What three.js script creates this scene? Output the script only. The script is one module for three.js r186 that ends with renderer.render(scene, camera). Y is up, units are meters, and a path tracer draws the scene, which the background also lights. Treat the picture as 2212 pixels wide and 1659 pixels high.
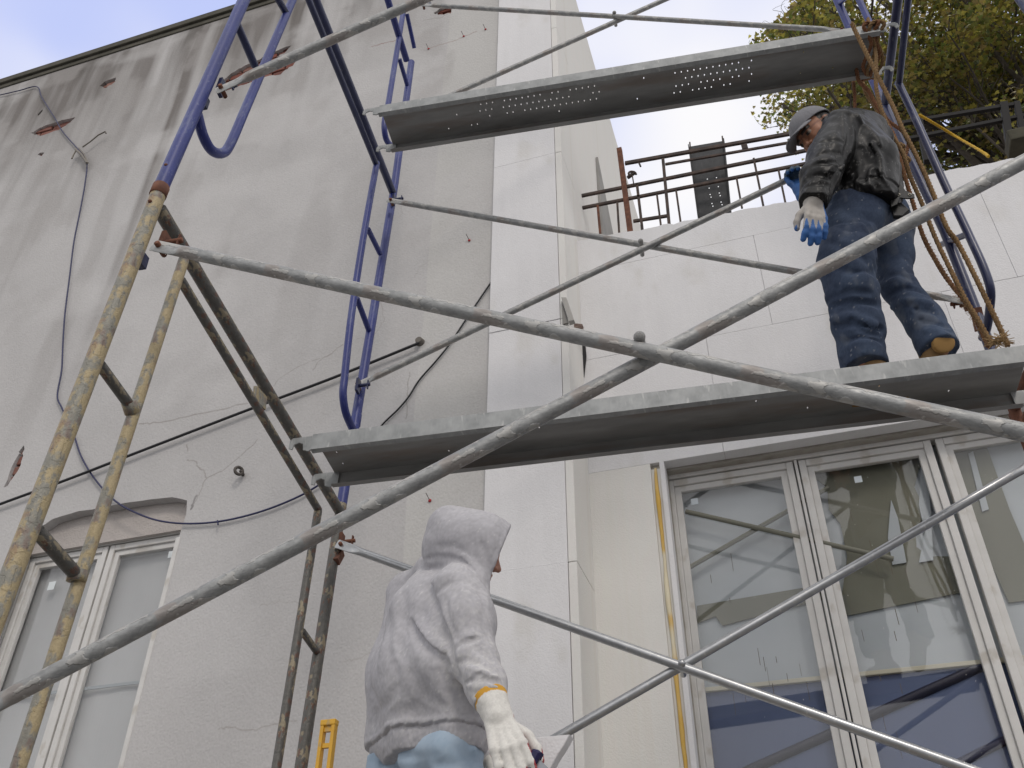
import * as THREE from 'three';
import { mergeGeometries } from 'three/addons/utils/BufferGeometryUtils.js';
import { RoundedBoxGeometry } from 'three/addons/geometries/RoundedBoxGeometry.js';

const scene = new THREE.Scene();
const V = (x, y, z) => new THREE.Vector3(x, y, z);

// ---------------------------------------------------------------- camera, sky, sun, exposure
const CAM = V(0, 1.55, 0), FOC = 2030;
const cr = V(0.9521065, 0.00747292, -0.30567528), cu = V(0.18121919, 0.79141248, 0.58380296), cf = V(-0.24627794, 0.61123681, -0.75215473);
const camera = new THREE.PerspectiveCamera(2 * Math.atan(829.5 / FOC) * 180 / Math.PI, 4 / 3, 0.05, 400);
camera.position.copy(CAM);
camera.quaternion.setFromRotationMatrix(new THREE.Matrix4().makeBasis(cr, cu, cf.clone().negate()));
const renderer = new THREE.WebGLRenderer({ antialias: true });
renderer.toneMapping = THREE.LinearToneMapping;
renderer.toneMappingExposure = 1.0;
renderer.shadowMap.enabled = true;
const sun = new THREE.DirectionalLight(0xfff6ec, 0.9);
sun.position.set(5.5, 13, 7); sun.target.position.set(0, 3, -3);
sun.castShadow = true; sun.shadow.radius = 22; sun.shadow.mapSize.set(2048, 2048);
Object.assign(sun.shadow.camera, { left: -12, right: 12, top: 12, bottom: -12, near: 0.5, far: 50 });
scene.add(sun, sun.target);

// ---------------------------------------------------------------- noise
let seed = 7;
const rnd = () => { seed = (seed + 0x6D2B79F5) | 0; let t = Math.imul(seed ^ (seed >>> 15), 1 | seed); t = (t + Math.imul(t ^ (t >>> 7), 61 | t)) ^ t; return ((t ^ (t >>> 14)) >>> 0) / 4294967296; };
const rr = (a, b) => a + (b - a) * rnd();
const hash = (x, y, z) => { let h = Math.imul(x, 374761393) + Math.imul(y, 668265263) + Math.imul(z, 2147483647 ^ 0x5bd1e995); h = Math.imul(h ^ (h >>> 13), 1274126177); return ((h ^ (h >>> 16)) >>> 0) / 4294967296; };
const sm = (t) => t * t * (3 - 2 * t);
function n3(x, y, z) {
  const X = Math.floor(x), Y = Math.floor(y), Z = Math.floor(z), u = sm(x - X), v = sm(y - Y), w = sm(z - Z);
  const l = (a, b, t) => a + (b - a) * t;
  return l(l(l(hash(X, Y, Z), hash(X + 1, Y, Z), u), l(hash(X, Y + 1, Z), hash(X + 1, Y + 1, Z), u), v), l(l(hash(X, Y, Z + 1), hash(X + 1, Y, Z + 1), u), l(hash(X, Y + 1, Z + 1), hash(X + 1, Y + 1, Z + 1), u), v), w);
}
function n2(x, y, px = 1e6, py = 1e6, s = 0) {   // value noise with a period
  const X = Math.floor(x), Y = Math.floor(y), u = sm(x - X), v = sm(y - Y);
  const m = (a, p) => ((a % p) + p) % p, x0 = m(X, px), x1 = m(X + 1, px), y0 = m(Y, py), y1 = m(Y + 1, py);
  const a = hash(x0, y0, s), b = hash(x1, y0, s), c = hash(x0, y1, s), d = hash(x1, y1, s);
  return a + (b - a) * u + (c - a) * v + (a - b - c + d) * u * v;
}
function fbm(x, y, oct, px = 1e6, py = 1e6, s = 0) { let a = 0, w = 0.5, t = 0; for (let i = 0; i < oct; i++) { a += w * n2(x, y, px, py, s + i); t += w; w *= 0.5; x *= 2; y *= 2; px *= 2; py *= 2; } return a / t; }
function fbm3(x, y, z, oct) { let a = 0, w = 0.5, t = 0; for (let i = 0; i < oct; i++) { a += w * n3(x, y, z); t += w; w *= 0.5; x *= 2.03; y *= 2.03; z *= 2.03; } return a / t; }
const clamp = (x, a = 0, b = 1) => Math.min(b, Math.max(a, x)), step = (a, b, x) => sm(clamp((x - a) / (b - a))), mix = (a, b, t) => a + (b - a) * t;
const mix3 = (a, b, t) => [mix(a[0], b[0], t), mix(a[1], b[1], t), mix(a[2], b[2], t)];

// the sky: thin bright cloud over a lavender blue, the same all round
{
  const W = 1024, H = 512, d = new Float32Array(W * H * 4), dirTL = [-0.69, 0.62, -0.37];
  for (let j = 0; j < H; j++) for (let i = 0; i < W; i++) {
    const lat = ((j + 0.5) / H - 0.5) * Math.PI, lon = ((i + 0.5) / W - 0.5) * 2 * Math.PI;
    const y = Math.sin(lat), x = Math.cos(lat) * Math.cos(lon), z = Math.cos(lat) * Math.sin(lon);
    const up = Math.max(y, 0), s = 1 / (0.35 + up);
    let c = fbm3(x * s * 1.7 + 7.3, y * 1.1 + 2, z * s * 1.7 + 4.1, 5);
    const away = clamp(x * dirTL[0] + y * dirTL[1] + z * dirTL[2]); c = step(0.30, 0.56, (c - 0.5) * 1.5 + 0.5 + 0.27 - 0.55 * Math.pow(away, 7));
    const blue = mix3([0.62, 0.69, 0.97], [0.44, 0.53, 0.95], up), k = j * W + i;
    let col = mix3(blue, [0.985, 0.975, 0.985], c * 0.86 + 0.12);
    if (y < 0) col = mix3(col, [0.35, 0.34, 0.33], step(0, 0.15, -y));
    d[k * 4] = col[0]; d[k * 4 + 1] = col[1]; d[k * 4 + 2] = col[2]; d[k * 4 + 3] = 1;
  }
  const t = new THREE.DataTexture(d, W, H, THREE.RGBAFormat, THREE.FloatType);
  t.mapping = THREE.EquirectangularReflectionMapping; t.magFilter = t.minFilter = THREE.LinearFilter; t.colorSpace = THREE.LinearSRGBColorSpace; t.needsUpdate = true;
  scene.background = t; scene.environment = t;
}

// ---------------------------------------------------------------- placing: rays through points of the view, met with planes of the place
const ray = (x, y) => { const d = cf.clone().multiplyScalar(FOC).addScaledVector(cr, x - 1106).addScaledVector(cu, 829.5 - y); return d.multiplyScalar(-1 / d.z); };
const at = (x, y, z) => CAM.clone().addScaledVector(ray(x, y), -z);
const meet = (x, y, p, n) => { const d = ray(x, y); return CAM.clone().addScaledVector(d, p.clone().sub(CAM).dot(n) / d.dot(n)); };
// the scaffold: origin at the head of the near left leg, a along the bay, h up, b from the near to the far leg
const SO = V(-1.5024775, 2.0188582 + 1.55, -1.4004251), SX = V(0.99352616, 0.01522911, -0.11257818), SY = V(-0.02175019, 0.99814148, -0.05692558), SZ = V(0.11150202, 0.05900565, 0.9920109), SL = 2.604, SW = 1.524;
const M = (a, h, b) => SO.clone().addScaledVector(SX, a * SL).addScaledVector(SY, h).addScaledVector(SZ, -b * SW);
const sp = (x, y, b) => meet(x, y, M(0, 0, b), SZ);
const fp = (x, y, a) => meet(x, y, M(a, 0, 0), SX);
const alongA = (p, q, a) => { const A = (v) => v.clone().sub(SO).dot(SX) / SL; return p.clone().lerp(q, (a - A(p)) / (A(q) - A(p))); };

// ---------------------------------------------------------------- names and records
const taken = {};
const numbered = (n) => { const k = taken[n] = (taken[n] ?? -1) + 1; return k ? `${n}_${String(k).padStart(3, '0')}` : n; };
function tag(o, label, category, group) { o.userData.label = label; o.userData.category = category; if (group) o.userData.group = group; return o; }
function thing(name, label, category, pos = V(0, 0, 0), group) { const o = new THREE.Group(); o.name = numbered(name); o.position.copy(pos); scene.add(o); return tag(o, label, category, group); }
function part(name, geo, mat, parent, label) {
  const g = Array.isArray(geo) ? merge(geo) : geo, o = new THREE.Mesh(g, mat);
  o.name = name; o.castShadow = o.receiveShadow = true;
  if (label) o.userData.label = label;
  let p = parent; const off = V(0, 0, 0); while (p && p !== scene) { off.add(p.position); p = p.parent; }   // geometry comes in world coordinates
  if (off.lengthSq() && !parent.userData.local) g.translate(-off.x, -off.y, -off.z);
  parent.add(o); return o;
}
function struct(name, geo, mat) { const o = part(name, geo, mat, scene); o.userData.kind = 'structure'; return o; }
function merge(list) { return mergeGeometries(list.map((g) => { const h = g.index ? g.toNonIndexed() : g; for (const k of Object.keys(h.attributes)) if (!['position', 'normal', 'uv'].includes(k)) h.deleteAttribute(k); return h; })); }

// ---------------------------------------------------------------- geometry helpers
function uvBox(g) {
  if (g.index) g = g.toNonIndexed(); g.computeVertexNormals();
  const p = g.attributes.position, n = g.attributes.normal, uv = new Float32Array(p.count * 2);
  for (let i = 0; i < p.count; i++) {
    const ax = Math.abs(n.getX(i)), ay = Math.abs(n.getY(i)), az = Math.abs(n.getZ(i));
    if (az >= ax && az >= ay) { uv[2 * i] = p.getX(i); uv[2 * i + 1] = p.getY(i); } else if (ax >= ay) { uv[2 * i] = p.getZ(i); uv[2 * i + 1] = p.getY(i); } else { uv[2 * i] = p.getX(i); uv[2 * i + 1] = p.getZ(i); }
  }
  g.setAttribute('uv', new THREE.BufferAttribute(uv, 2)); return g;
}
function box(x0, x1, y0, y1, z0, z1, bevel = 0) {
  const w = x1 - x0, h = y1 - y0, d = z1 - z0, g = bevel ? new RoundedBoxGeometry(w, h, d, 1, bevel) : new THREE.BoxGeometry(w, h, d);
  g.translate((x0 + x1) / 2, (y0 + y1) / 2, (z0 + z1) / 2); const n = g.index ? g.toNonIndexed() : g; return uvBox(n);
}
// a sweep along points: ring section, uv in metres; squash(t, s) may flatten the ends
function sweep(pts, r, { sides = 14, closed = true, flat = 0, flatDir = SZ, ref = null, ends = 3 } = {}) {
  const n = pts.length, T = [], L = [0];
  for (let i = 0; i < n; i++) { T.push(pts[Math.min(i + 1, n - 1)].clone().sub(pts[Math.max(i - 1, 0)]).normalize()); if (i) L.push(L[i - 1] + pts[i].distanceTo(pts[i - 1])); }
  let N = (ref || flatDir).clone(); const P = [], U = [], I = [];
  for (let i = 0; i < n; i++) {
    N = N.addScaledVector(T[i], -N.dot(T[i])); if (N.lengthSq() < 1e-6) N = V(0, 1, 0.3).addScaledVector(T[i], -T[i].y); N.normalize();
    const B = T[i].clone().cross(N), e = flat ? Math.max((ends & 1) ? 1 - L[i] / flat : 0, (ends & 2) ? 1 - (L[n - 1] - L[i]) / flat : 0) : 0, k = e > 0 ? sm(clamp(e * 2.2)) : 0;
    const R = typeof r === 'function' ? r(L[i] / L[n - 1]) : r;
    for (let j = 0; j <= sides; j++) {
      const a = Math.PI + j / sides * 2 * Math.PI, c = Math.cos(a) * R * mix(1, 0.22, k), s = Math.sin(a) * R * mix(1, 1.22, k);
      P.push(pts[i].x + N.x * c + B.x * s, pts[i].y + N.y * c + B.y * s, pts[i].z + N.z * c + B.z * s); U.push(j / sides * 2 * Math.PI * R, L[i]);
    }
  }
  const q = sides + 1;
  for (let i = 0; i < n - 1; i++) for (let j = 0; j < sides; j++) { const a = i * q + j; I.push(a, a + 1, a + q, a + 1, a + q + 1, a + q); }
  if (closed) for (const i of [0, n - 1]) { const c = P.length / 3; P.push(pts[i].x, pts[i].y, pts[i].z); U.push(0, L[i]); for (let j = 0; j < sides; j++) { const a = i * q + j; i ? I.push(c, a, a + 1) : I.push(c, a + 1, a); } }
  const g = new THREE.BufferGeometry();
  g.setAttribute('position', new THREE.Float32BufferAttribute(P, 3)); g.setAttribute('uv', new THREE.Float32BufferAttribute(U, 2)); g.setIndex(I); g.computeVertexNormals();
  const nn = g.attributes.normal;   // weld the normals at the seam
  for (let i = 0; i < n; i++) { const a = i * q, b = i * q + sides; const s = V(nn.getX(a) + nn.getX(b), nn.getY(a) + nn.getY(b), nn.getZ(a) + nn.getZ(b)).normalize(); nn.setXYZ(a, s.x, s.y, s.z); nn.setXYZ(b, s.x, s.y, s.z); }
  return g;
}
const line = (p, q, n) => Array.from({ length: n + 1 }, (_, i) => p.clone().lerp(q, i / n));
const tube = (p, q, r, o) => sweep(line(p, q, 2), r, o);
const curve = (pts, n) => new THREE.CatmullRomCurve3(pts, false, 'centripetal').getPoints(n);
function braceTube(p, q, r) { const L = p.distanceTo(q), ts = [0, 0.02, 0.045, 0.065, 0.085, 0.11, 0.15, 0.3]; const d = q.clone().sub(p).normalize(); const pts = []; for (const t of ts) pts.push(p.clone().addScaledVector(d, t)); for (let i = 1; i < 6; i++) pts.push(p.clone().addScaledVector(d, 0.3 + (L - 0.6) * i / 6)); for (const t of ts.slice().reverse()) pts.push(p.clone().addScaledVector(d, L - t)); return sweep(pts, r, { flat: 0.12, sides: 16 }); }
// a flat shape in x, y pushed to a depth in z (front face at z = zf), uv in metres
function slab(pts, zf, depth, holes = [], bevel = 0) {
  const s = new THREE.Shape(pts.map((p) => new THREE.Vector2(p.x, p.y)));
  for (const h of holes) s.holes.push(new THREE.Path(h.map((p) => new THREE.Vector2(p.x, p.y))));
  const g = new THREE.ExtrudeGeometry(s, { depth: depth - 2 * bevel, bevelEnabled: bevel > 0, bevelThickness: bevel, bevelSize: bevel, bevelOffset: -bevel, bevelSegments: 1, curveSegments: 8 });
  g.translate(0, 0, zf - depth + bevel); return uvBox(g);
}
// a box between two points with given up, width and thickness
function bar(p, q, w, t, up = V(0, 0, 1), bevel = 0) {
  const d = q.clone().sub(p), L = d.length(); d.normalize(); const z = up.clone().addScaledVector(d, -up.dot(d)).normalize(), y = z.clone().cross(d);
  const g = bevel ? new RoundedBoxGeometry(L, w, t, 1, bevel).toNonIndexed() : new THREE.BoxGeometry(L, w, t); const h = uvBox(g);
  return h.applyMatrix4(new THREE.Matrix4().makeBasis(d, y, z).setPosition(p.clone().add(q).multiplyScalar(0.5)));
}

// ---------------------------------------------------------------- textures and materials
function tex(w, h, fn, { srgb = true, rep = null, wrap = THREE.RepeatWrapping } = {}) {
  const d = new Uint8Array(w * h * 4);
  const enc = srgb ? (x) => 255 * (x <= 0.0031308 ? 12.92 * x : 1.055 * Math.pow(clamp(x), 1 / 2.4) - 0.055) : (x) => 255 * clamp(x);
  for (let j = 0; j < h; j++) for (let i = 0; i < w; i++) { const c = fn(i / w, j / h, i, j), k = (j * w + i) * 4; if (typeof c === 'number') d[k] = d[k + 1] = d[k + 2] = enc(c); else { d[k] = enc(c[0]); d[k + 1] = enc(c[1]); d[k + 2] = enc(c[2]); } d[k + 3] = 255; }
  const t = new THREE.DataTexture(d, w, h, THREE.RGBAFormat); t.wrapS = t.wrapT = wrap; t.magFilter = THREE.LinearFilter; t.minFilter = THREE.LinearMipmapLinearFilter; t.generateMipmaps = true;
  t.colorSpace = srgb ? THREE.SRGBColorSpace : THREE.NoColorSpace; if (rep) t.repeat.set(rep[0], rep[1]); t.needsUpdate = true; return t;
}
const std = (o) => new THREE.MeshStandardMaterial({ side: THREE.DoubleSide, ...o });
const lin = (hex) => { const c = new THREE.Color(hex); return [c.r, c.g, c.b]; };
// galvanised steel, with mortar splashes and rust
const galvMap = tex(512, 512, (u, v) => {
  const s = fbm(u * 40, v * 24, 3, 40, 24, 1), m = fbm(u * 12, v * 8, 4, 12, 8, 5), f = n2(u * 200, v * 120, 200, 120, 9);
  let c = mix3([0.23, 0.235, 0.235], [0.41, 0.415, 0.41], clamp(s * 0.9 + m * 0.6 - 0.28 + (f - 0.5) * 0.15));
  const r = step(0.55, 0.63, fbm(u * 10, v * 5, 5, 10, 5, 21)); c = mix3(c, [0.31, 0.24, 0.20], r * 0.35);
  const k = step(0.55, 0.60, fbm(u * 14, v * 9, 5, 14, 9, 33)); return mix3(c, [0.47, 0.46, 0.435], k * 0.6);
}, { rep: [3.6, 3.4] });
const galvBump = tex(512, 512, (u, v) => 0.3 * fbm(u * 60, v * 40, 3, 60, 40, 3) + 0.7 * step(0.54, 0.62, fbm(u * 14, v * 9, 5, 14, 9, 33)), { srgb: false, rep: [3.6, 3.4] });
const galvRough = tex(256, 256, (u, v) => 0.40 + 0.32 * fbm(u * 16, v * 10, 4, 16, 10, 33), { srgb: false, rep: [3.6, 3.4] });
const GALV = std({ map: galvMap, bumpMap: galvBump, bumpScale: 0.0022, roughnessMap: galvRough, metalness: 0.45, roughness: 1 });
const newMap = tex(256, 512, (u, v) => { const s = fbm(u * 24, v * 12, 3, 24, 12, 1); const k = step(0.70, 0.78, fbm(u * 30, v * 22, 4, 30, 22, 44)); return mix3(mix3([0.36, 0.37, 0.38], [0.50, 0.51, 0.52], s), [0.62, 0.61, 0.58], k * 0.6); }, { rep: [3.6, 3.4] });
const GALVNEW = std({ map: newMap, metalness: 0.8, roughness: 0.34 });
// steel plank: dull zinc; the underside stained by rust
const zincMap = tex(512, 512, (u, v) => { const s = fbm(u * 14, v * 14, 5, 14, 14, 2), f = fbm(u * 90, v * 30, 2, 90, 30, 6), k = step(0.7, 0.8, fbm(u * 40, v * 6, 4, 40, 6, 8)); return mix3(mix3([0.20, 0.21, 0.21], [0.40, 0.41, 0.41], s * 0.9 + f * 0.25 - 0.1), [0.55, 0.55, 0.54], k * 0.5); }, { rep: [1.6, 1.6] });
const ZINC = std({ map: zincMap, metalness: 0.35, roughness: 0.62 });
const underMap = tex(512, 512, (u, v) => { const s = fbm(u * 10, v * 22, 5, 10, 22, 2), r = step(0.45, 0.75, fbm(u * 5, v * 14, 5, 5, 14, 12)); return mix3(mix3([0.21, 0.21, 0.205], [0.36, 0.36, 0.35], s), [0.21, 0.15, 0.115], r * 0.45); }, { rep: [0.7, 1.4] });
const UNDER = std({ map: underMap, metalness: 0.15, roughness: 0.75 });
// old frame paint: yellow over grey over rust
const goldMap = tex(512, 512, (u, v) => {
  const a = fbm(u * 10, v * 7, 5, 10, 7, 3), b = fbm(u * 26, v * 16, 4, 26, 16, 7), f = n2(u * 150, v * 150, 150, 150, 4);
  let c = mix3([0.185, 0.18, 0.155], [0.275, 0.265, 0.225], b); c = mix3(c, [0.385, 0.305, 0.165], step(0.40, 0.64, a + (b - 0.5) * 0.8 + 0.25 * (fbm(u * 2, v * 2, 3, 2, 2, 61) - 0.5)) * 0.85);
  c = mix3(c, [0.17, 0.07, 0.05], step(0.58, 0.70, fbm(u * 12, v * 7, 5, 12, 7, 15)) * 0.4); const w = 0.88 + 0.24 * f; return [c[0] * w, c[1] * w, c[2] * w];
}, { rep: [3.6, 3.6] });
const goldBump = tex(512, 512, (u, v) => step(0.50, 0.56, fbm(u * 10, v * 7, 5, 10, 7, 3)) * 0.6 + 0.4 * fbm(u * 80, v * 80, 2, 80, 80, 3), { srgb: false, rep: [5.6, 6.5] });
const GOLD = std({ map: goldMap, bumpMap: goldBump, bumpScale: 0.0016, metalness: 0.1, roughness: 0.55 });
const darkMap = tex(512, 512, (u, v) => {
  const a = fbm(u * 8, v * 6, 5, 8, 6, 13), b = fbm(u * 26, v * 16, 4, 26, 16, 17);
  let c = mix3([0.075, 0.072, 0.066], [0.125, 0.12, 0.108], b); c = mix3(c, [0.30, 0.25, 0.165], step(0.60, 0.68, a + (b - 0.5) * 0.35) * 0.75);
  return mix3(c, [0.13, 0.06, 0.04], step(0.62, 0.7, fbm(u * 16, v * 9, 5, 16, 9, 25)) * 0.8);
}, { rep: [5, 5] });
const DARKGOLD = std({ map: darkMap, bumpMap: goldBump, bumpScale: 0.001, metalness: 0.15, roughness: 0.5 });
const rustMap = tex(256, 256, (u, v) => { const a = fbm(u * 14, v * 14, 5, 14, 14, 3); return mix3([0.075, 0.032, 0.022], [0.23, 0.095, 0.055], a); }, { rep: [3, 3] });
const RUST = std({ map: rustMap, metalness: 0.1, roughness: 0.85 });
const blueMap = tex(512, 512, (u, v) => {
  const a = fbm(u * 8, v * 6, 4, 8, 6, 3), s = step(0.69, 0.75, fbm(u * 30, v * 16, 4, 30, 16, 8)), f = step(0.86, 0.95, n2(u * 90, v * 60, 90, 60, 11));
  return mix3(mix3(mix3([0.010, 0.017, 0.12], [0.020, 0.034, 0.21], a), [0.10, 0.12, 0.23], s * 0.4), [0.22, 0.23, 0.32], f * 0.3);
}, { rep: [2.2, 1.2] });
const BLUE = std({ map: blueMap, metalness: 0.0, roughness: 0.42 });
const navyMap = tex(256, 256, (u, v) => { const a = fbm(u * 8, v * 6, 4, 8, 6, 3), s = step(0.7, 0.78, fbm(u * 30, v * 16, 4, 30, 16, 8)); return mix3(mix3([0.014, 0.018, 0.055], [0.028, 0.036, 0.105], a), [0.12, 0.13, 0.17], s * 0.5); }, { rep: [2.2, 1.2] });
const NAVY = std({ map: navyMap, roughness: 0.34 });
// white foam boards
const foamMap = tex(1024, 1024, (u, v) => { const a = fbm(u * 6, v * 6, 5, 6, 6, 2), f = n2(u * 300, v * 300, 300, 300, 5), h = fbm(u * 40, v * 4, 3, 40, 4, 12), d = step(0.62, 0.85, fbm(u * 9, v * 5, 5, 9, 5, 30)); const k = 0.715 + 0.07 * (a - 0.5) + 0.03 * (f - 0.5) + 0.04 * (h - 0.5); return [k - d * 0.06, k - 0.004 - d * 0.065, k + 0.004 - d * 0.085]; }, { rep: [0.62, 0.62] });
const foamBump = tex(512, 512, (u, v) => 0.6 * n2(u * 128, v * 128, 128, 128, 5) + 0.4 * fbm(u * 20, v * 20, 3, 20, 20, 7), { srgb: false, rep: [1.6, 1.6] });
const FOAM = std({ map: foamMap, bumpMap: foamBump, bumpScale: 0.0012, roughness: 0.92 });
const creamMap = tex(512, 512, (u, v) => { const a = fbm(u * 10, v * 2, 5, 10, 2, 2), b = fbm(u * 5, v * 5, 5, 5, 5, 9), d = step(0.6, 0.8, fbm(u * 26, v * 1, 4, 26, 1, 19)); return mix3(mix3([0.69, 0.68, 0.65], [0.75, 0.74, 0.71], a * 0.4 + b * 0.6), [0.64, 0.61, 0.54], d * 0.3); }, { rep: [0.5, 0.25] });
const CREAM = std({ map: creamMap, bumpMap: foamBump, bumpScale: 0.001, roughness: 0.9 });
const FRAMEW = std({ map: tex(256, 256, (u, v) => { const a = fbm(u * 3, v * 12, 4, 3, 12, 2), d = step(0.62, 0.8, fbm(u * 9, v * 7, 5, 9, 7, 4)); return mix3(mix3([0.56, 0.55, 0.53], [0.66, 0.65, 0.63], a), [0.40, 0.36, 0.30], d * 0.5); }, { rep: [1.5, 1.5] }), roughness: 0.5 });
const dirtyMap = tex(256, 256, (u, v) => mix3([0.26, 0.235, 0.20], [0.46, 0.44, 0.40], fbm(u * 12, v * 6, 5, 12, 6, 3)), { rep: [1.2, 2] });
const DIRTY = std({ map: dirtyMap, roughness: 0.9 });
const BLACK = std({ color: 0x0c0c0f, roughness: 0.6 });
const CABLE = std({ color: 0x15151a, roughness: 0.5 }), CABLEBLUE = std({ color: 0x23264f, roughness: 0.5 });
const plain = (hex, roughness = 0.7, metalness = 0) => std({ color: hex, roughness, metalness });
const IRON = std({ map: tex(256, 256, (u, v) => { const a = fbm(u * 12, v * 12, 5, 12, 12, 3); return mix3([0.028, 0.024, 0.024], [0.105, 0.07, 0.055], a); }, { rep: [2, 2] }), roughness: 0.8, metalness: 0.1 });

// ================================================================ the setting
const GROUND = std({ map: tex(512, 512, (u, v) => { const a = fbm(u * 8, v * 8, 5, 8, 8, 2), f = n2(u * 256, v * 256, 256, 256, 5); const k = 0.20 + 0.14 * (a - 0.5) + 0.05 * (f - 0.5); return [k, k * 0.985, k * 0.95]; }, { rep: [0.3, 0.3] }), roughness: 0.95 });
struct('ground', (() => { const g = new THREE.PlaneGeometry(500, 500, 1, 1); g.rotateX(-Math.PI / 2); const u = g.attributes.uv; for (let i = 0; i < u.count; i++) u.setXY(i, u.getX(i) * 500, u.getY(i) * 500); return g; })(), GROUND);

// ---------------------------------------------------------------- tall stucco building on the left
const WZ = -3.75, TOP = 8.06 + 1.55, XL = -8.6, XP = at(1066, 540, WZ).x, XS = -0.925;   // wall plane, roof, left end, left edge of the foam strip, side face
const W2 = (x, y) => { const p = at(x, y, WZ); return new THREE.Vector2(p.x, p.y); };
const building = thing('stucco_building', 'tall grey stucco building with water stains and patches of bare red brick', 'building', V(-4.8, 0, -6.2));
const poly = (l) => { const r = []; for (let i = 0; i < l.length; i += 2) r.push(W2(l[i], l[i + 1])); return r; };
function ragged(pts, amp, sub) { const r = []; for (let i = 0; i < pts.length; i++) { const a = pts[i], b = pts[(i + 1) % pts.length]; r.push(a.clone()); for (let k = 1; k < sub; k++) { const p = a.clone().lerp(b, k / sub); p.x += rr(-amp, amp); p.y += rr(-amp, amp); r.push(p); } } return r; }
const patchPx = [
  [476, 178, 500, 158, 530, 141, 562, 128, 590, 112, 630, 98, 618, 111, 598, 122, 648, 122, 634, 140, 618, 150, 606, 161, 570, 167, 540, 178, 508, 190, 488, 196],
  [66, 287, 90, 275, 125, 263, 165, 252, 152, 264, 126, 281, 90, 293, 80, 290],
  [215, 187, 226, 176, 250, 167, 250, 176, 229, 190],
  [938, 27, 955, 17, 974, 12, 974, 29, 945, 32],
  [81, 334, 86, 330, 96, 330, 90, 337],
  [81, 247, 92, 236, 91, 241, 82, 251],
];
const patches = patchPx.map((l, i) => ragged(poly(l), i < 4 ? 0.012 : 0.004, i < 4 ? 4 : 2));
const crumb = ragged(poly([40, 982, 42, 974, 52, 962, 50, 985, 38, 1018, 16, 1050, 8, 1052, 20, 1022]), 0.008, 3); patches.push(crumb);
// the window opening under its broken arch
const winXr = at(386, 1162, WZ).x, winTopZ = WZ - 0.09;
const archPts = ragged(poly([88, 1137, 112, 1122, 170, 1104, 250, 1090, 330, 1078, 372, 1074, 404, 1081]), 0.006, 3).slice(0, -2);
const openTop = archPts.map((p) => p.clone());
const winXl = at(40, 1215, WZ).x;
const opening = [...openTop, new THREE.Vector2(winXr + 0.01, at(398, 1110, WZ).y), new THREE.Vector2(winXr, at(386, 1160, WZ).y), new THREE.Vector2(winXr, 0.55), new THREE.Vector2(winXl, 0.55), new THREE.Vector2(winXl, openTop[0].y - 0.02)];

const cracks = [];   // [points in wall metres, half width, colour]
const crack = (l, w, c = [0.16, 0.13, 0.11]) => { const pts = poly(l); const out = [pts[0]]; for (let i = 0; i + 1 < pts.length; i++) for (let k = 1; k <= 5; k++) { const p = pts[i].clone().lerp(pts[i + 1], k / 5); if (k < 5) { p.x += rr(-0.007, 0.007); p.y += rr(-0.007, 0.007); } out.push(p); } cracks.push([out, w, c]); };
crack([300, 916, 340, 914, 420, 896, 535, 872], 0.0035); crack([675, 800, 690, 780, 720, 760, 740, 745], 0.003); crack([590, 835, 600, 820, 650, 790, 690, 775], 0.002);
crack([402, 962, 405, 975], 0.004); crack([404, 994, 420, 997, 428, 1010, 440, 1018, 446, 1034], 0.003); crack([446, 1034, 480, 1018, 520, 985, 555, 950], 0.0025); crack([412, 1100, 418, 1085, 424, 1072], 0.008, [0.06, 0.05, 0.05]); crack([446, 1034, 430, 1066, 420, 1085], 0.003);
crack([802, 101, 815, 98, 830, 93, 853, 88], 0.006, [0.22, 0.10, 0.08]); crack([922, 106, 940, 101, 955, 96, 978, 90, 1000, 80, 1030, 68], 0.004, [0.24, 0.13, 0.11]); crack([912, 46, 930, 42, 955, 38, 975, 24], 0.003);
crack([470, 1577, 490, 1572, 530, 1578, 556, 1577, 600, 1565, 640, 1558], 0.0025, [0.25, 0.22, 0.2]); crack([740, 1430, 770, 1425, 800, 1412], 0.002, [0.3, 0.27, 0.25]);
crack([860, 470, 868, 462, 866, 440], 0.002, [0.3, 0.28, 0.26]); crack([818, 640, 830, 690, 815, 715, 800, 730, 770, 733], 0.0025, [0.28, 0.25, 0.23]); crack([884, 805, 881, 840, 878, 875, 876, 905], 0.0035, [0.2, 0.18, 0.16]);
crack([895, 600, 905, 580, 930, 560], 0.002, [0.32, 0.3, 0.28]); crack([560, 1310, 600, 1300, 660, 1302], 0.0018, [0.3, 0.28, 0.26]);
const streaks = [[443, 60, 0.05, 4.6, 1.0], [436, 70, 0.03, 1.0, 0.8], [585, 20, 0.10, 0.8, 0.8], [620, 14, 0.07, 1.0, 0.7], [648, 10, 0.05, 1.4, 0.7], [690, 4, 0.05, 2.6, 0.45], [760, 2, 0.06, 2.0, 0.4], [330, 85, 0.09, 0.9, 0.5], [345, 85, 0.05, 2.0, 0.35], [235, 120, 0.10, 1.3, 0.7], [180, 140, 0.09, 1.6, 0.65], [205, 135, 0.05, 2.6, 0.5], [120, 160, 0.08, 1.7, 0.6], [70, 175, 0.10, 1.3, 0.6], [20, 195, 0.12, 2.0, 0.7], [-60, 220, 0.12, 2.6, 0.7], [-150, 250, 0.15, 2.4, 0.7], [150, 150, 0.06, 2.8, 0.4], [275, 105, 0.05, 2.4, 0.35], [520, 45, 0.08, 1.2, 0.45], [545, 38, 0.05, 1.9, 0.35], [960, -40, 0.08, 1.4, 0.35], [490, 50, 0.04, 2.6, 0.25]]
  .map(([x, y, w, len, k]) => { const p = W2(x, y); return [p.x, w, len, k, p.y]; });
const TX0 = -8.6, TX1 = -1.3, TS = 2048;
const stripX = at(930, 500, WZ).x;
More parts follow.
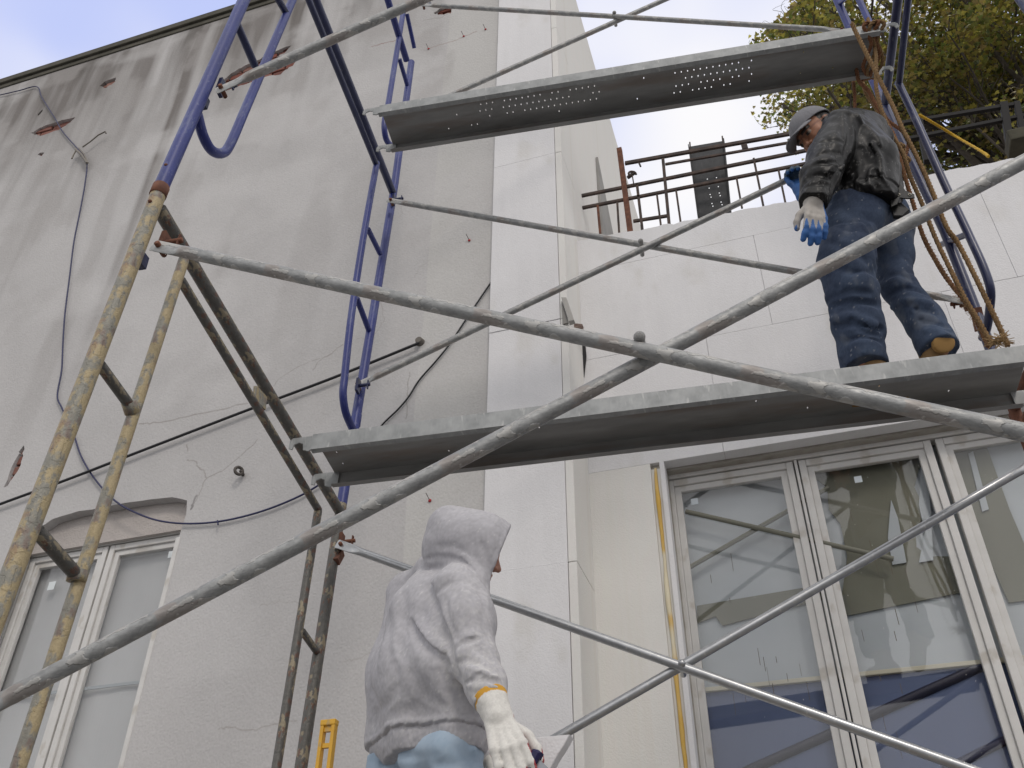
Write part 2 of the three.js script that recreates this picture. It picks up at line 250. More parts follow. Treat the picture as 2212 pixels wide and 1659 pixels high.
const crackField = new Float32Array(TS * TS).fill(0), crackCol = {};
const px2 = (x, y) => [(x - TX0) / (TX1 - TX0) * TS, y / TOP * TS];
cracks.forEach(([pts, w, c], ci) => {
  for (let s = 0; s + 1 < pts.length; s++) {
    const [ax, ay] = px2(pts[s].x, pts[s].y), [bx, by] = px2(pts[s + 1].x, pts[s + 1].y), rad = w / (TX1 - TX0) * TS, x0 = Math.floor(Math.min(ax, bx) - rad - 2), x1 = Math.ceil(Math.max(ax, bx) + rad + 2), y0 = Math.floor(Math.min(ay, by) - rad - 2), y1 = Math.ceil(Math.max(ay, by) + rad + 2);
    for (let y = Math.max(0, y0); y <= Math.min(TS - 1, y1); y++) for (let x = Math.max(0, x0); x <= Math.min(TS - 1, x1); x++) {
      const t = clamp(((x - ax) * (bx - ax) + (y - ay) * (by - ay)) / ((bx - ax) ** 2 + (by - ay) ** 2 + 1e-6)), d = Math.hypot(x - ax - t * (bx - ax), y - ay - t * (by - ay)), k = 0.75 * clamp(rad * 0.8 + 0.45 - d) * (0.55 + 0.45 * n2(x * 0.13, y * 0.13, 1e6, 1e6, ci));
      const j = y * TS + x; if (k > crackField[j]) { crackField[j] = k; crackCol[j] = c; }
    }
  }
});
const stuccoMap = tex(TS, TS, (u, v, i, j) => {
  const x = TX0 + u * (TX1 - TX0), y = v * TOP, top = TOP - y;
  const a = fbm(x * 1.3, y * 1.1, 5, 1e6, 1e6, 2), b = fbm(x * 9, y * 7, 3, 1e6, 1e6, 8), f = n2(x * 160, y * 160, 1e6, 1e6, 5);
  let c = mix3([0.425, 0.416, 0.412], [0.535, 0.526, 0.521], clamp(a * 0.9 + b * 0.25 - 0.08));
  // warm patches low down, pale repaired band along the foam strip
  c = mix3(c, [0.475, 0.458, 0.452], step(4.2, 1.5, y) * 0.5);
  const inStrip = step(stripX - 0.004, stripX + 0.004, x + 0.012 * (n2(y * 3, 1, 1e6, 1e6, 3) - 0.5));
  c = mix3(c, mix3([0.49, 0.484, 0.465], [0.56, 0.553, 0.533], fbm(x * 3, y * 1.5, 4, 1e6, 1e6, 12)), inStrip * 0.75);
  c = mix3(c, [0.46, 0.45, 0.435], step(XP - 0.20, XP - 0.02, x) * 0.6 * inStrip * (0.5 + 0.5 * n2(y * 0.9, 7, 1e6, 1e6, 4)));
  // water marks below the coping
  const wob = 0.10 * (fbm(x * 2, y * 1.2, 3, 1e6, 1e6, 41) - 0.5);
  let s = 0;
  for (const [sx, w, len, k, sy] of streaks) { const t = (TOP - 0.1 - y) / len; if (t < -0.2 || t > 1.15) continue; const d = Math.abs(x + wob * Math.max(t, 0) - sx) / (w * (0.75 + 0.5 * n2(y * 4, sx * 9, 1e6, 1e6, 6))); if (d < 1.6) s += k * (1 - step(0.3, 1.6, d)) * (1 - step(0.3, 1.1, t)); }
  const leftish = step(-1.2, -4.2, x);
  const gen = Math.pow(fbm((x + wob) * 6.5, y * 0.55, 5, 1e6, 1e6, 14), 1.6) * (1 - step(0.05, 1.7 + 1.2 * leftish, top)) * (0.55 + 1.15 * leftish) + 0.22 * (1 - step(0, 0.4, top));
  s = clamp(s * 0.9 * (0.35 + 0.9 * fbm(x * 22, y * 0.5, 3, 1e6, 1e6, 15)) + gen * (0.55 + 0.8 * fbm(x * 2.6, y * 0.7, 4, 1e6, 1e6, 71)));
  c = mix3(c, [0.15, 0.135, 0.125], clamp(s * 0.9)); c = mix3(c, [0.11, 0.10, 0.09], 0.7 * step(0.45, 0.75, fbm((x + wob) * 9, y * 0.9, 4, 1e6, 1e6, 54)) * (1 - step(0.05, 1.1, top)));
  c = mix3(c, [0.27, 0.255, 0.245], 0.26 * step(3.2, 6.5, y) * step(0.53, 0.72, fbm((x + wob) * 4.2, y * 0.35, 5, 1e6, 1e6, 24)) * (0.2 + leftish)); c = mix3(c, [0.36, 0.345, 0.335], 0.5 * step(0.52, 0.68, fbm(x * 2.6, y * 2.1, 5, 1e6, 1e6, 81)) * step(4.5, 8.5, y)); c = mix3(c, [0.55, 0.54, 0.535], 0.5 * step(0.5, 0.7, fbm(x * 1.4, y * 1.8, 5, 1e6, 1e6, 91)));
  const k = 0.95 + 0.10 * f; c = [c[0] * k, c[1] * k, c[2] * k];
  const q = crackField[j * TS + i]; return q > 0 ? mix3(c, crackCol[j * TS + i], q * 0.9) : c;
}, { wrap: THREE.ClampToEdgeWrapping });
stuccoMap.repeat.set(1 / (TX1 - TX0), 1 / TOP); stuccoMap.offset.set(-TX0 / (TX1 - TX0), 0);
const stuccoBump = tex(1024, 1024, (u, v) => 0.5 * fbm(u * 8, v * 8, 4, 8, 8, 2) + 0.35 * n2(u * 170, v * 170, 170, 170, 5) + 0.15 * fbm(u * 60, v * 60, 2, 60, 60, 9), { srgb: false, rep: [0.7, 0.7] });
const STUCCO = std({ map: stuccoMap, bumpMap: stuccoBump, bumpScale: 0.0028, roughness: 0.95 });
const INNER = std({ map: tex(256, 256, (u, v) => mix3([0.36, 0.33, 0.31], [0.52, 0.48, 0.455], fbm(u * 6, v * 4, 5, 6, 4, 3)), { rep: [0.9, 0.9] }), bumpMap: stuccoBump, bumpScale: 0.006, roughness: 0.95 });
part('wall', slab([V(XL, 0), V(XP, 0), V(XP, TOP), V(XL, TOP)], WZ, 0.06, [...patches, opening]), STUCCO, building);
const MORTAR = plain(0x8a7f78, 0.95);
// the body of the building behind the render coat, open behind the window
const ox0 = winXl - 0.05, ox1 = winXr + 0.05, oy1 = openTop.reduce((m, p) => Math.max(m, p.y), 0) + 0.1;
part('masonry_core', [box(XL, ox0, 0, TOP - 0.02, -9.5, WZ - 0.085), box(ox0, ox1, oy1, TOP - 0.02, -9.5, WZ - 0.085), box(ox0, ox1, 0, 0.5, -9.5, WZ - 0.085), box(ox1, XS - 0.06, 0, TOP - 0.02, -9.5, WZ - 0.085), box(ox0, ox1, 0.5, oy1, -9.5, -5.2)], MORTAR, building);
part('side_wall', box(XS - 0.055, XS, 0, TOP - 0.01, -9.5, WZ - 0.055), CREAM, building);
part('coping', [box(XL, XS + 0.03, TOP - 0.03, TOP + 0.05, WZ - 0.4, WZ + 0.035, 0.008), box(XL, XS, TOP - 0.09, TOP - 0.03, WZ - 0.1, WZ + 0.012, 0.006)], std({ map: tex(256, 256, (u, v) => mix3([0.045, 0.045, 0.032], [0.12, 0.11, 0.09], fbm(u * 12, v * 6, 5, 12, 6, 3)), { rep: [1, 1] }), roughness: 0.95 }), building, 'dark mossy coping');
// bare bricks in the holes
const BRICK = [0, 1, 2, 3].map((i) => std({ map: tex(64, 64, (u, v) => { const a = fbm(u * 6, v * 6, 4, 6, 6, 30 + i); return mix3([[0.15, 0.05, 0.036], [0.19, 0.075, 0.058], [0.12, 0.046, 0.036], [0.20, 0.095, 0.075]][i], [[0.23, 0.08, 0.06], [0.27, 0.13, 0.105], [0.17, 0.068, 0.053], [0.29, 0.16, 0.13]][i], a); }, { rep: [5, 5] }), roughness: 0.95 }));
const brickGeos = [0, 1, 2].map((i) => { const g = new RoundedBoxGeometry(0.205, 0.058, 0.05, 1, 0.006); const p = g.attributes.position; for (let k = 0; k < p.count; k++) { p.setZ(k, p.getZ(k) + 0.008 * (n3(p.getX(k) * 30 + i * 9, p.getY(k) * 30, 3) - 0.5)); } return uvBox(g.toNonIndexed()); });
patches.forEach((h, i) => {
  const x0 = Math.min(...h.map((p) => p.x)), x1 = Math.max(...h.map((p) => p.x)), y0 = Math.min(...h.map((p) => p.y)), y1 = Math.max(...h.map((p) => p.y));
  const g = new THREE.Group(); g.name = 'brick_patch'; g.position.set((x0 + x1) / 2 + 4.8, (y0 + y1) / 2, WZ - 0.055 + 6.2); building.add(g);
  const row0 = Math.floor(y0 / 0.072), row1 = Math.ceil(y1 / 0.072);
  for (let r = row0; r <= row1; r++) for (let c = Math.floor(x0 / 0.217) - 1; c <= Math.ceil(x1 / 0.217); c++) {
    const cx = c * 0.217 + (r % 2 ? 0.108 : 0), cy = r * 0.072; if (cx + 0.1 < x0 - 0.02 || cx - 0.1 > x1 + 0.02) continue;
    const m = new THREE.Mesh(brickGeos[(r + c + 60) % 3], BRICK[Math.floor(hash(r, c, i) * 4)]); m.name = 'brick'; m.position.set(cx - (x0 + x1) / 2, cy - (y0 + y1) / 2, (hash(c, r, 5) - 0.5) * 0.014 + 0.006 - (i > 3 ? 0.0 : 0)); m.rotation.y = (hash(c, r, 8) - 0.5) * 0.05; m.castShadow = m.receiveShadow = true; g.add(m);
  }
});
// recessed band of render below the arch
const headY = at(380, 1152, winTopZ).y;
part('lintel_panel', box(ox0, ox1, headY + 0.0, oy1, WZ - 0.084, WZ - 0.062), INNER, building, 'recessed dirty render under a broken arch');
// left window: frame, two sashes, panes and the sheets behind
const GLASS = new THREE.MeshPhysicalMaterial({ color: 0xffffff, transmission: 1, thickness: 0, roughness: 0.02, ior: 1.5, side: THREE.DoubleSide });
function sashWindow(parent, name, panes, zf, y0, y1, stile, lab) {   // panes: [x0, x1] of the glass
  const g = new THREE.Group(); g.name = name; const cx = (panes[0][0] + panes.at(-1)[1]) / 2; let o = V(0, 0, 0), p = parent; while (p !== scene) { o.add(p.position); p = p.parent; } g.position.set(cx - o.x, y0 - o.y, zf - o.z); parent.add(g); if (lab) g.userData.label = lab;
  const X0 = panes[0][0] - stile - 0.035, X1 = panes.at(-1)[1] + stile + 0.035, B = 0.004;
  part('frame', [box(X0, X1, y1 + stile + 0.005, y1 + stile + 0.035, zf - 0.07, zf + 0.004, B), box(X0, X0 + 0.03, y0 - 0.06, y1 + stile, zf - 0.07, zf + 0.004, B), box(X1 - 0.03, X1, y0 - 0.06, y1 + stile, zf - 0.07, zf + 0.004, B), box(X0, X1, y0 - 0.1, y0 - 0.06, zf - 0.07, zf + 0.03, B)], FRAMEW, g);
  panes.forEach(([a, b], i) => {
    const L = a - stile, R = b + stile, s1 = stile * 0.55;
    part('sash', [box(L, a - stile + s1, y0 - stile, y1 + stile, zf - 0.05, zf - 0.004, B), box(R - s1, R, y0 - stile, y1 + stile, zf - 0.05, zf - 0.004, B), box(L + s1, R - s1, y1 + stile - s1, y1 + stile, zf - 0.05, zf - 0.0045, B), box(L + s1, R - s1, y0 - stile, y0 - stile + s1, zf - 0.05, zf - 0.0045, B),
      box(L + s1, a + 0.004, y0 - 0.01, y1 + stile - s1, zf - 0.045, zf - 0.018, 0.003), box(b - 0.004, R - s1, y0 - 0.01, y1 + stile - s1, zf - 0.045, zf - 0.018, 0.003), box(a, b, y1 - 0.004, y1 + stile - s1, zf - 0.045, zf - 0.0175, 0.003)], FRAMEW, g);
    part('pane', box(a + 0.002, b - 0.002, y0 - 0.01, y1 + 0.002, zf - 0.034, zf - 0.03), GLASS, g);
    if (i + 1 < panes.length) { const l = R + 0.006, r = panes[i + 1][0] - stile - 0.006; if (r - l > 0.012) part('mullion', box(l, r, y0 - 0.06, y1 + stile, zf - 0.06, zf + 0.006, B), FRAMEW, g); }
  });
  return g;
}
const lw = winTopZ, LX = (x, y) => at(x, y, lw).x;
const leftWin = sashWindow(building, 'window', [[LX(78, 1226), LX(207, 1205)], [LX(252, 1196), LX(381, 1174) + 0.01]], lw, 0.7, at(252, 1196, lw).y, 0.062, 'white two sash window under the broken arch');
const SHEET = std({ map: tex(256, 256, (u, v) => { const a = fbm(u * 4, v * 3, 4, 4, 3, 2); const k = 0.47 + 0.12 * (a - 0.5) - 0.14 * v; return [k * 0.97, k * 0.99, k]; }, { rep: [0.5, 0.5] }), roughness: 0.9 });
{
  const z = lw - 0.075, x0 = LX(60, 1226), x1 = LX(395, 1174), y1 = at(252, 1196, lw).y, yl = at(300, 1478, z).y, yu = at(252, 1260, z).y;
  const pleat = []; const N = 60; for (let i = 0; i <= N; i++) { const x = mix(x0 - 0.12, x1 + 0.1, i / N); pleat.push(V(x, 0, z + 0.004 * Math.sin(x * 9) + 0.0015 * Math.sin(x * 41 + 1))); }
  const cg = new THREE.BufferGeometry(), P = [], I = []; for (const [yy] of [[0.5], [y1 + 0.05]]) for (const p of pleat) P.push(p.x, yy, p.z); for (let i = 0; i < N; i++) I.push(i, i + 1, i + N + 1, i + 1, i + N + 2, i + N + 1); cg.setAttribute('position', new THREE.Float32BufferAttribute(P, 3)); cg.setIndex(I); cg.computeVertexNormals();
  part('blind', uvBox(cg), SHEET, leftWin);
  part('shadow_line', [box(x0 - 0.1, x1 + 0.05, yl - 0.008, yl + 0.008, z + 0.021, z + 0.027)], plain(0x8d9498), leftWin);  // grey strip drawn for the horizontal shadow line across the curtain
  part('lining', [box(x0 - 0.3, x1 + 0.3, 0.4, y1 + 0.4, -5.19, -5.15), box(x0 - 0.3, x0 - 0.26, 0.4, y1 + 0.4, -5.1, lw - 0.08), box(x1 + 0.2, x1 + 0.24, 0.4, y1 + 0.4, -5.1, lw - 0.08), box(x0 - 0.26, x1 + 0.2, y1 + 0.12, y1 + 0.16, -5.1, lw - 0.08)], plain(0x6c7276), leftWin);
  part('sticker', [box(LX(105, 1236), LX(119, 1236), at(105, 1275, lw - 0.03).y, at(105, 1258, lw - 0.03).y, lw - 0.0295, lw - 0.029)], plain(0xd8dee0), leftWin);
  part('sticker', [box(LX(355, 1200), LX(367, 1200), at(360, 1206, lw - 0.03).y, at(360, 1192, lw - 0.03).y, lw - 0.0295, lw - 0.029)], plain(0xd8dee0), leftWin);
}
// white bead along the right reveal of the left window
part('reveal_bead', box(winXr - 0.016, winXr + 0.012, 0.55, at(388, 1160, WZ).y, WZ - 0.08, WZ + 0.004, 0.004), FRAMEW, building);
// foam strip up the corner: front boards and narrow edge boards
const FZ = WZ + 0.035, XF = at(1205.7, 553, FZ).x;
{
  const ys = [0, 0.75, at(1150, 1225, FZ).y, at(1135, 704, FZ).y, at(1140, 345, FZ).y]; const dy = ys[4] - ys[3]; while (ys.at(-1) + dy < TOP - 0.1) ys.push(ys.at(-1) + dy); ys.push(TOP - 0.1);
  for (let i = 0; i + 1 < ys.length; i++) {
    if (ys[i + 1] - ys[i] < 0.02) continue;
    part('foam_board', box(XP, XF - 0.0011, ys[i] + 0.0015, ys[i + 1], FZ - 0.09 + rr(-0.001, 0.001), FZ + rr(-0.002, 0.002), 0.002), FOAM, building);
    part('foam_board', box(XF + 0.0011, XS + 0.022, ys[i] + 0.0015 + (i % 2) * 0.0, ys[i + 1], WZ - 0.30, FZ - 0.001 + rr(-0.002, 0.002), 0.004), CREAM, building);  // warm light on the return face is put into this cream colour
  }
  part('joint_backing', box(XP + 0.02, XS, 0, TOP - 0.1, WZ - 0.053, WZ - 0.01), std({ color: 0x4a4640, roughness: 0.9 }), building);
}
// thin plate added for a grey triangle on the side face, above the parapet
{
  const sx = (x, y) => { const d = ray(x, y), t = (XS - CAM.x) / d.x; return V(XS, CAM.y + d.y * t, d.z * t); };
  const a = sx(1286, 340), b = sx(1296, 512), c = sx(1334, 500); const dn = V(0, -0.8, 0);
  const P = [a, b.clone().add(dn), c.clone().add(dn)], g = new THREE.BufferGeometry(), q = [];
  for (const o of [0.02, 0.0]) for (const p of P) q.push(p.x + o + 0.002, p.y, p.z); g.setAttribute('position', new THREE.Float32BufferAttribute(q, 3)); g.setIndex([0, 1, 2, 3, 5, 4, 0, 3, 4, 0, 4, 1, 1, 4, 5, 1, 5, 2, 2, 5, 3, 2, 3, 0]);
  part('grey_wedge', uvBox(g), std({ map: tex(128, 128, (u, v) => mix3([0.22, 0.215, 0.205], [0.33, 0.325, 0.31], fbm(u * 6, v * 6, 4, 6, 6, 3)), { rep: [1, 1] }), roughness: 0.8 }), building, 'grey pointed plate on the side face');
}
// fixings on the wall: red plastic anchors, a bent bracket, an eye bolt
const RED = plain(0xa8282c, 0.5);
for (const [x, y] of [[1049, 64], [1002, 79], [926, 106], [1014, 520], [929, 1082]]) { const p = at(x, y, WZ); const g = new THREE.SphereGeometry(0.009, 10, 8); g.scale(1, 1, 0.6); g.translate(p.x, p.y, p.z + 0.004); const an = part('wall_anchor', g, RED, building); part('nail', tube(p.clone().add(V(0, 0.0, 0.005)), p.clone().add(V(-0.010, 0.028, 0.035)), 0.0022, { sides: 6 }), plain(0x77706c, 0.5, 0.5), an); }
{ const p = at(525, 1026, WZ); const g = new THREE.TorusGeometry(0.022, 0.009, 8, 16); g.rotateY(0.9); g.translate(p.x, p.y, p.z + 0.045); part('eye_bolt', [g, tube(p.clone(), p.clone().add(V(0.01, 0, 0.04)), 0.01, { sides: 8 })], plain(0x57524e, 0.6, 0.4), building); }

// ---------------------------------------------------------------- low wing on the right, faced with foam boards
const RZ = -4.05, wing = thing('foam_clad_wing', 'low wing clad in white foam boards with a row of tall white windows', 'building', V(1.8, 0, -6));
const R2 = (x, y, z = RZ) => { const p = at(x, y, z); return p; };
const openX = R2(1436, 1015).x, openY = R2(1475, 990).y, PT = [R2(1380, 492).y, R2(1730, 420).y];
const parY = (x) => { const A = R2(1380, 492), B = R2(2050, 362); return mix(A.y, B.y, (x - A.x) / (B.x - A.x)); };
{
  const y1 = CAM.y + 3.36, y2 = CAM.y + 4.05, row = [[y2, null], [y1, y2], [openY, y1]];
  const joints = [[XS, 0.52, 1.74, 2.96, 4.6], [XS, 0.147, 1.366, 2.6, 4.6], [XS, -0.21, 1.0, 2.2, 3.4, 4.6]];
  const gap = 0.0006;
  row.forEach(([a, b], r) => {
    for (let i = 0; i + 1 < joints[r].length; i++) {
      const x0 = joints[r][i] + gap, x1 = joints[r][i + 1] - gap, dz = rr(-0.0012, 0.0012);
      if (b === null) {   // top row: broken upper edge
        const pts = [V(x0, a + gap), V(x1, a + gap)]; const n = 46; const hi = x0 > R2(2058, 345).x - 0.3 ? 0.05 : 0;
        for (let k = 0; k <= n; k++) { const x = mix(x1, x0, k / n); const notch = 0.018 * Math.pow(n2(x * 14, 3, 1e6, 1e6, 2), 2) + 0.012 * n2(x * 60, 1, 1e6, 1e6, 4); pts.push(V(x, parY(x) - 0.012 + hi - notch + 0.02 * (n2(x * 2.2, 9) - 0.5))); }
        part('foam_board', slab(pts, RZ + dz, 0.075), FOAM, wing);
      } else part('foam_board', box(x0, x1, a + (r === 2 ? 0 : gap), b - gap, RZ - 0.075, RZ + dz, 0.002), FOAM, wing);
    }
  });
  part('foam_board', box(XS + gap, R2(1405, 1012).x, 0, openY - gap, RZ - 0.075, RZ, 0.002), CREAM, wing);  // cream here holds the warm light low on the foam wall
  part('foam_board', box(R2(1425, 1012).x, openX, 0, openY - gap, RZ - 0.075, RZ + 0.003, 0.003), FOAM, wing, 'narrow white foam strip beside the window');
  part('joint_filler', box(R2(1405, 1012).x + 0.0006, R2(1425, 1012).x - 0.0006, 0.3, R2(1405, 1012).y, RZ - 0.07, RZ - 0.014), CREAM, wing);
  part('foam_bead', (() => { const pts = []; for (let k = 0; k <= 60; k++) { const y = mix(0.4, R2(1405, 1012).y, k / 60); pts.push(V(mix(R2(1405, 1012).x, R2(1425, 1012).x, 0.5) + 0.004 * (n2(y * 13, 1) - 0.5), y, RZ - 0.012 + 0.006 * n2(y * 9, 4))); } return sweep(pts, (t) => 0.0065 + 0.006 * n2(t * 40, 2), { sides: 8 }); })(), std({ map: tex(64, 256, (u, v) => { const a = fbm(u * 3, v * 30, 4, 3, 30, 3), b = step(0.45, 0.6, fbm(u * 2, v * 8, 4, 2, 8, 8)); return mix3([0.70, 0.63, 0.46], [0.62, 0.38, 0.06], b * 0.85 + (a - 0.5) * 0.3); }, { rep: [1, 0.45] }), roughness: 0.85 }), wing, 'yellow foam bead oozing along the window jamb');
  part('joint_backing', [box(XS, openX - 0.02, 0, openY + 0.0, RZ - 0.12, RZ - 0.03), box(XS, 4.6, openY + 0.004, PT[0] - 0.12, RZ - 0.12, RZ - 0.03)], std({ color: 0xb8b3a9, roughness: 0.95 }), wing);
  part('masonry_core', [box(XS, openX - 0.05, 0, PT[0] - 0.25, -4.6, RZ - 0.125), box(openX - 0.05, 4.6, openY + 0.13, PT[0] - 0.25, -4.6, RZ - 0.125), box(XS, 4.6, PT[0] - 0.6, PT[0] - 0.45, -8, -4.6), box(4.6, 4.8, 0, PT[0] - 0.3, -8, RZ), box(XS, 4.6, 0, PT[0] - 0.6, -8.1, -8), box(openX - 0.05, 4.6, 0, 0.6, -4.6, RZ - 0.06)], MORTAR, wing);
}
// the ceiling of the opening, then the windows in their recess
const GZ = RZ - 0.125, GX = (x, y) => at(x, y, GZ).x, gTop = at(1756, 1013, GZ).y;
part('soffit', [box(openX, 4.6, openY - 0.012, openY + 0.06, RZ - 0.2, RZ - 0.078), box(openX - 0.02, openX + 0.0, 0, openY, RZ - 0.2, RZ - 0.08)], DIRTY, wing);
const pw1 = [GX(1478, 1139), GX(1689, 1030)], pw2 = [GX(1757, 1013), GX(1985, 975)], pw3 = [GX(2056, 962), GX(2056, 962) + 0.62], pw4 = [pw3[1] + 0.19, pw3[1] + 0.8];
const rightWin = sashWindow(wing, 'window', [pw1, pw2, pw3, pw4], GZ, 0.85, gTop, 0.064, 'row of tall white sash windows in the foam clad wing');
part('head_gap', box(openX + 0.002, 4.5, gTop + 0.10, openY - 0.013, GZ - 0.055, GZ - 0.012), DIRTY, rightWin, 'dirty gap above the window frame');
{
  // coloured panels behind the glass stand in for the inside view and reflections
  const z = GZ - 0.075, S = (x, y) => at(x, y, z), b1 = S(1700, 1476).y, b2 = S(1700, 1300).y;
  const OLIVE = std({ map: tex(256, 256, (u, v) => { const a = fbm(u * 5, v * 4, 4, 5, 4, 2); return mix3([0.135, 0.137, 0.102], [0.20, 0.20, 0.155], a); }, { rep: [0.8, 0.8] }), roughness: 0.8 });
  const PALE = std({ map: tex(256, 256, (u, v) => { const a = fbm(u * 5, v * 9, 4, 5, 9, 12); return mix3([0.37, 0.405, 0.425], [0.47, 0.505, 0.525], a); }, { rep: [0.6, 0.6] }), roughness: 0.8 });
  const NIGHT = std({ map: tex(256, 256, (u, v) => { const a = fbm(u * 3, v * 5, 4, 3, 5, 22); return mix3([0.058, 0.083, 0.17], [0.10, 0.134, 0.235], a); }, { rep: [0.5, 0.5] }), roughness: 0.7 });
  const xa = openX - 0.03, xb = 4.5;
  part('pale_zone', box(xa, xb, b1, openY + 0.1, z - 0.035, z - 0.02), PALE, rightWin);
  part('blue_zone', box(xa, xb, 0.6, b1 - 0.004, z - 0.03, z), NIGHT, rightWin, 'dark blue panel standing in for the bluish tone low in the panes');
  part('cream_band', box(xa, xb, b1 - 0.008, b1 + 0.012, z, z + 0.02, 0.003), plain(0xb9b5a2), rightWin);
  const sl = (l, o) => slab(l.map(([x, y]) => at(x, y, z)), z + o, 0.006);
  part('olive_zone', sl([[1505, 1345], [1505, 1307], [1770, 1262], [1780, 1292], [1560, 1350], [1545, 1330]], -0.008), OLIVE, rightWin);
  part('olive_zone', [sl([[1812, 1332], [1830, 1200], [1815, 1130], [1790, 1098], [1786, 1050], [1760, 1030], [1758, 995], [2006, 950], [2012, 985], [1985, 1010], [1975, 1050], [2000, 1100], [1978, 1150], [1980, 1180], [2010, 1200], [2060, 1200], [2090, 1275]], -0.008)], OLIVE, rightWin);
  part('olive_zone', [sl([[2040, 950], [2120, 930], [2160, 1040], [2182, 1100], [2225, 1200], [2260, 1290], [2180, 1300], [2120, 1170], [2080, 1060]], -0.008)], OLIVE, rightWin);
  part('pale_strip', [sl([[1918, 1160], [1922, 1110], [1925, 1080], [1940, 1120], [1958, 1215], [1928, 1220]], 0.001), sl([[1990, 1000], [2000, 985], [2012, 1120], [2016, 1210], [1985, 1215], [1998, 1150], [1985, 1090]], 0.001), sl([[2092, 980], [2102, 975], [2128, 1070], [2136, 1100], [2122, 1105]], 0.001)], PALE, rightWin);
  part('reflected_tube', tube(S(1560, 1690), S(2120, 1440), 0.021), plain(0x14152c, 0.5), rightWin, 'dark blue tube behind the glass standing in for a reflected scaffold tube');  // these tubes are added as solid stand-ins for scaffold reflections
  part('reflected_tube', tube(S(2040, 1665), S(2330, 1520), 0.018), plain(0x20233f, 0.5), rightWin);
  part('reflected_tube', [tube(S(1480, 1238).add(V(0, 0, 0.03)), S(1790, 1060).add(V(0, 0, 0.03)), 0.012)], plain(0x76766a, 0.7), rightWin);
  part('reflected_tube', [tube(S(1485, 1115).add(V(0, 0, 0.05)), S(1930, 1218).add(V(0, 0, 0.05)), 0.012)], plain(0x76766a, 0.7), rightWin);
  const st = GZ - 0.0295; for (const [x, y] of [[1492, 1078], [1844, 1030]]) { const p = at(x, y, st); part('sticker', box(p.x, p.x + 0.035, p.y - 0.035, p.y, st, st + 0.0005), plain(0xc9d2d8), rightWin); }
  // plaster spatter on the panes
  const sg = []; for (let i = 0; i < 900; i++) { const q = rnd(), low = rnd() < 0.6, x = low ? mix(pw1[0], pw1[0] + 0.45, q * q) : mix(pw1[0], pw3[1], rnd()), y = low ? rr(0.95, 2.4) - (q * 0.4) : rr(1.2, gTop), s = rr(0.0008, 0.0022); if (y > gTop - 0.01 || (x > pw1[1] - 0.004 && x < pw2[0] + 0.004) || (x > pw2[1] - 0.004 && x < pw3[0] + 0.004)) continue; sg.push(box(x, x + s, y, y + s * rr(1, 2.6), GZ - 0.0299, GZ - 0.0285)); }
  const sp0 = part('plaster_spatter', sg, plain(0xcfcfc8), rightWin); sp0.userData.kind = 'stuff';
  const dr = []; for (const [x, y, l] of [[1935, 1580, 60], [1905, 1540, 40]].concat(Array.from({ length: 26 }, () => [rr(1530, 1980), rr(1080, 1500), rr(12, 50)]))) { const p = at(x, y, GZ - 0.029), q = at(x + l * 0.12, y + l, GZ - 0.029); dr.push(box(p.x, p.x + rr(0.0012, 0.0028), q.y, p.y, GZ - 0.0298, GZ - 0.0288)); }
  const d0 = part('drip_marks', dr, plain(0x5f564a), rightWin); d0.userData.kind = 'stuff';
}
// broken corner: tilted grey offcut and the dark gap below it
{
  const z = RZ + 0.17; const P = (x, y, zz = z) => at(x, y, zz);
  part('dark_gap', slab([P(1238, 740, RZ + 0.004), P(1264, 738, RZ + 0.004), P(1267, 770, RZ + 0.004), P(1262, 815, RZ + 0.004), P(1254, 815, RZ + 0.004), P(1250, 775, RZ + 0.004)], RZ + 0.006, 0.004), BLACK, wing, 'dark gap in the corner of the foam');
  part('broken_edge', slab([P(1216, 705), P(1235, 702), P(1260, 705), P(1259, 713), P(1238, 712), P(1216, 713)], z + 0.02, 0.03), std({ map: tex(64, 64, (u, v) => mix3([0.10, 0.06, 0.05], [0.35, 0.28, 0.24], fbm(u * 6, v * 6, 4, 6, 6, 3)), { rep: [6, 6] }), roughness: 0.9 }), wing);
  const w = thing('foam_offcut', 'small grey offcut wedged in the corner between the two walls', 'offcut', P(1227, 672, FZ + 0.01));
  part('offcut_board', slab([P(1213, 644, FZ + 0.02), P(1224, 644, FZ + 0.02), P(1241, 694, FZ + 0.02), P(1229, 697, FZ + 0.02)], FZ + 0.03, 0.035, [], 0.003), plain(0xa9a7a2, 0.85), w);
  part('offcut_shim', slab([P(1213, 650, FZ + 0.01), P(1228, 697, FZ + 0.01), P(1216, 700, FZ + 0.01)], FZ + 0.012, 0.01), plain(0x8c8a86, 0.85), w);
}

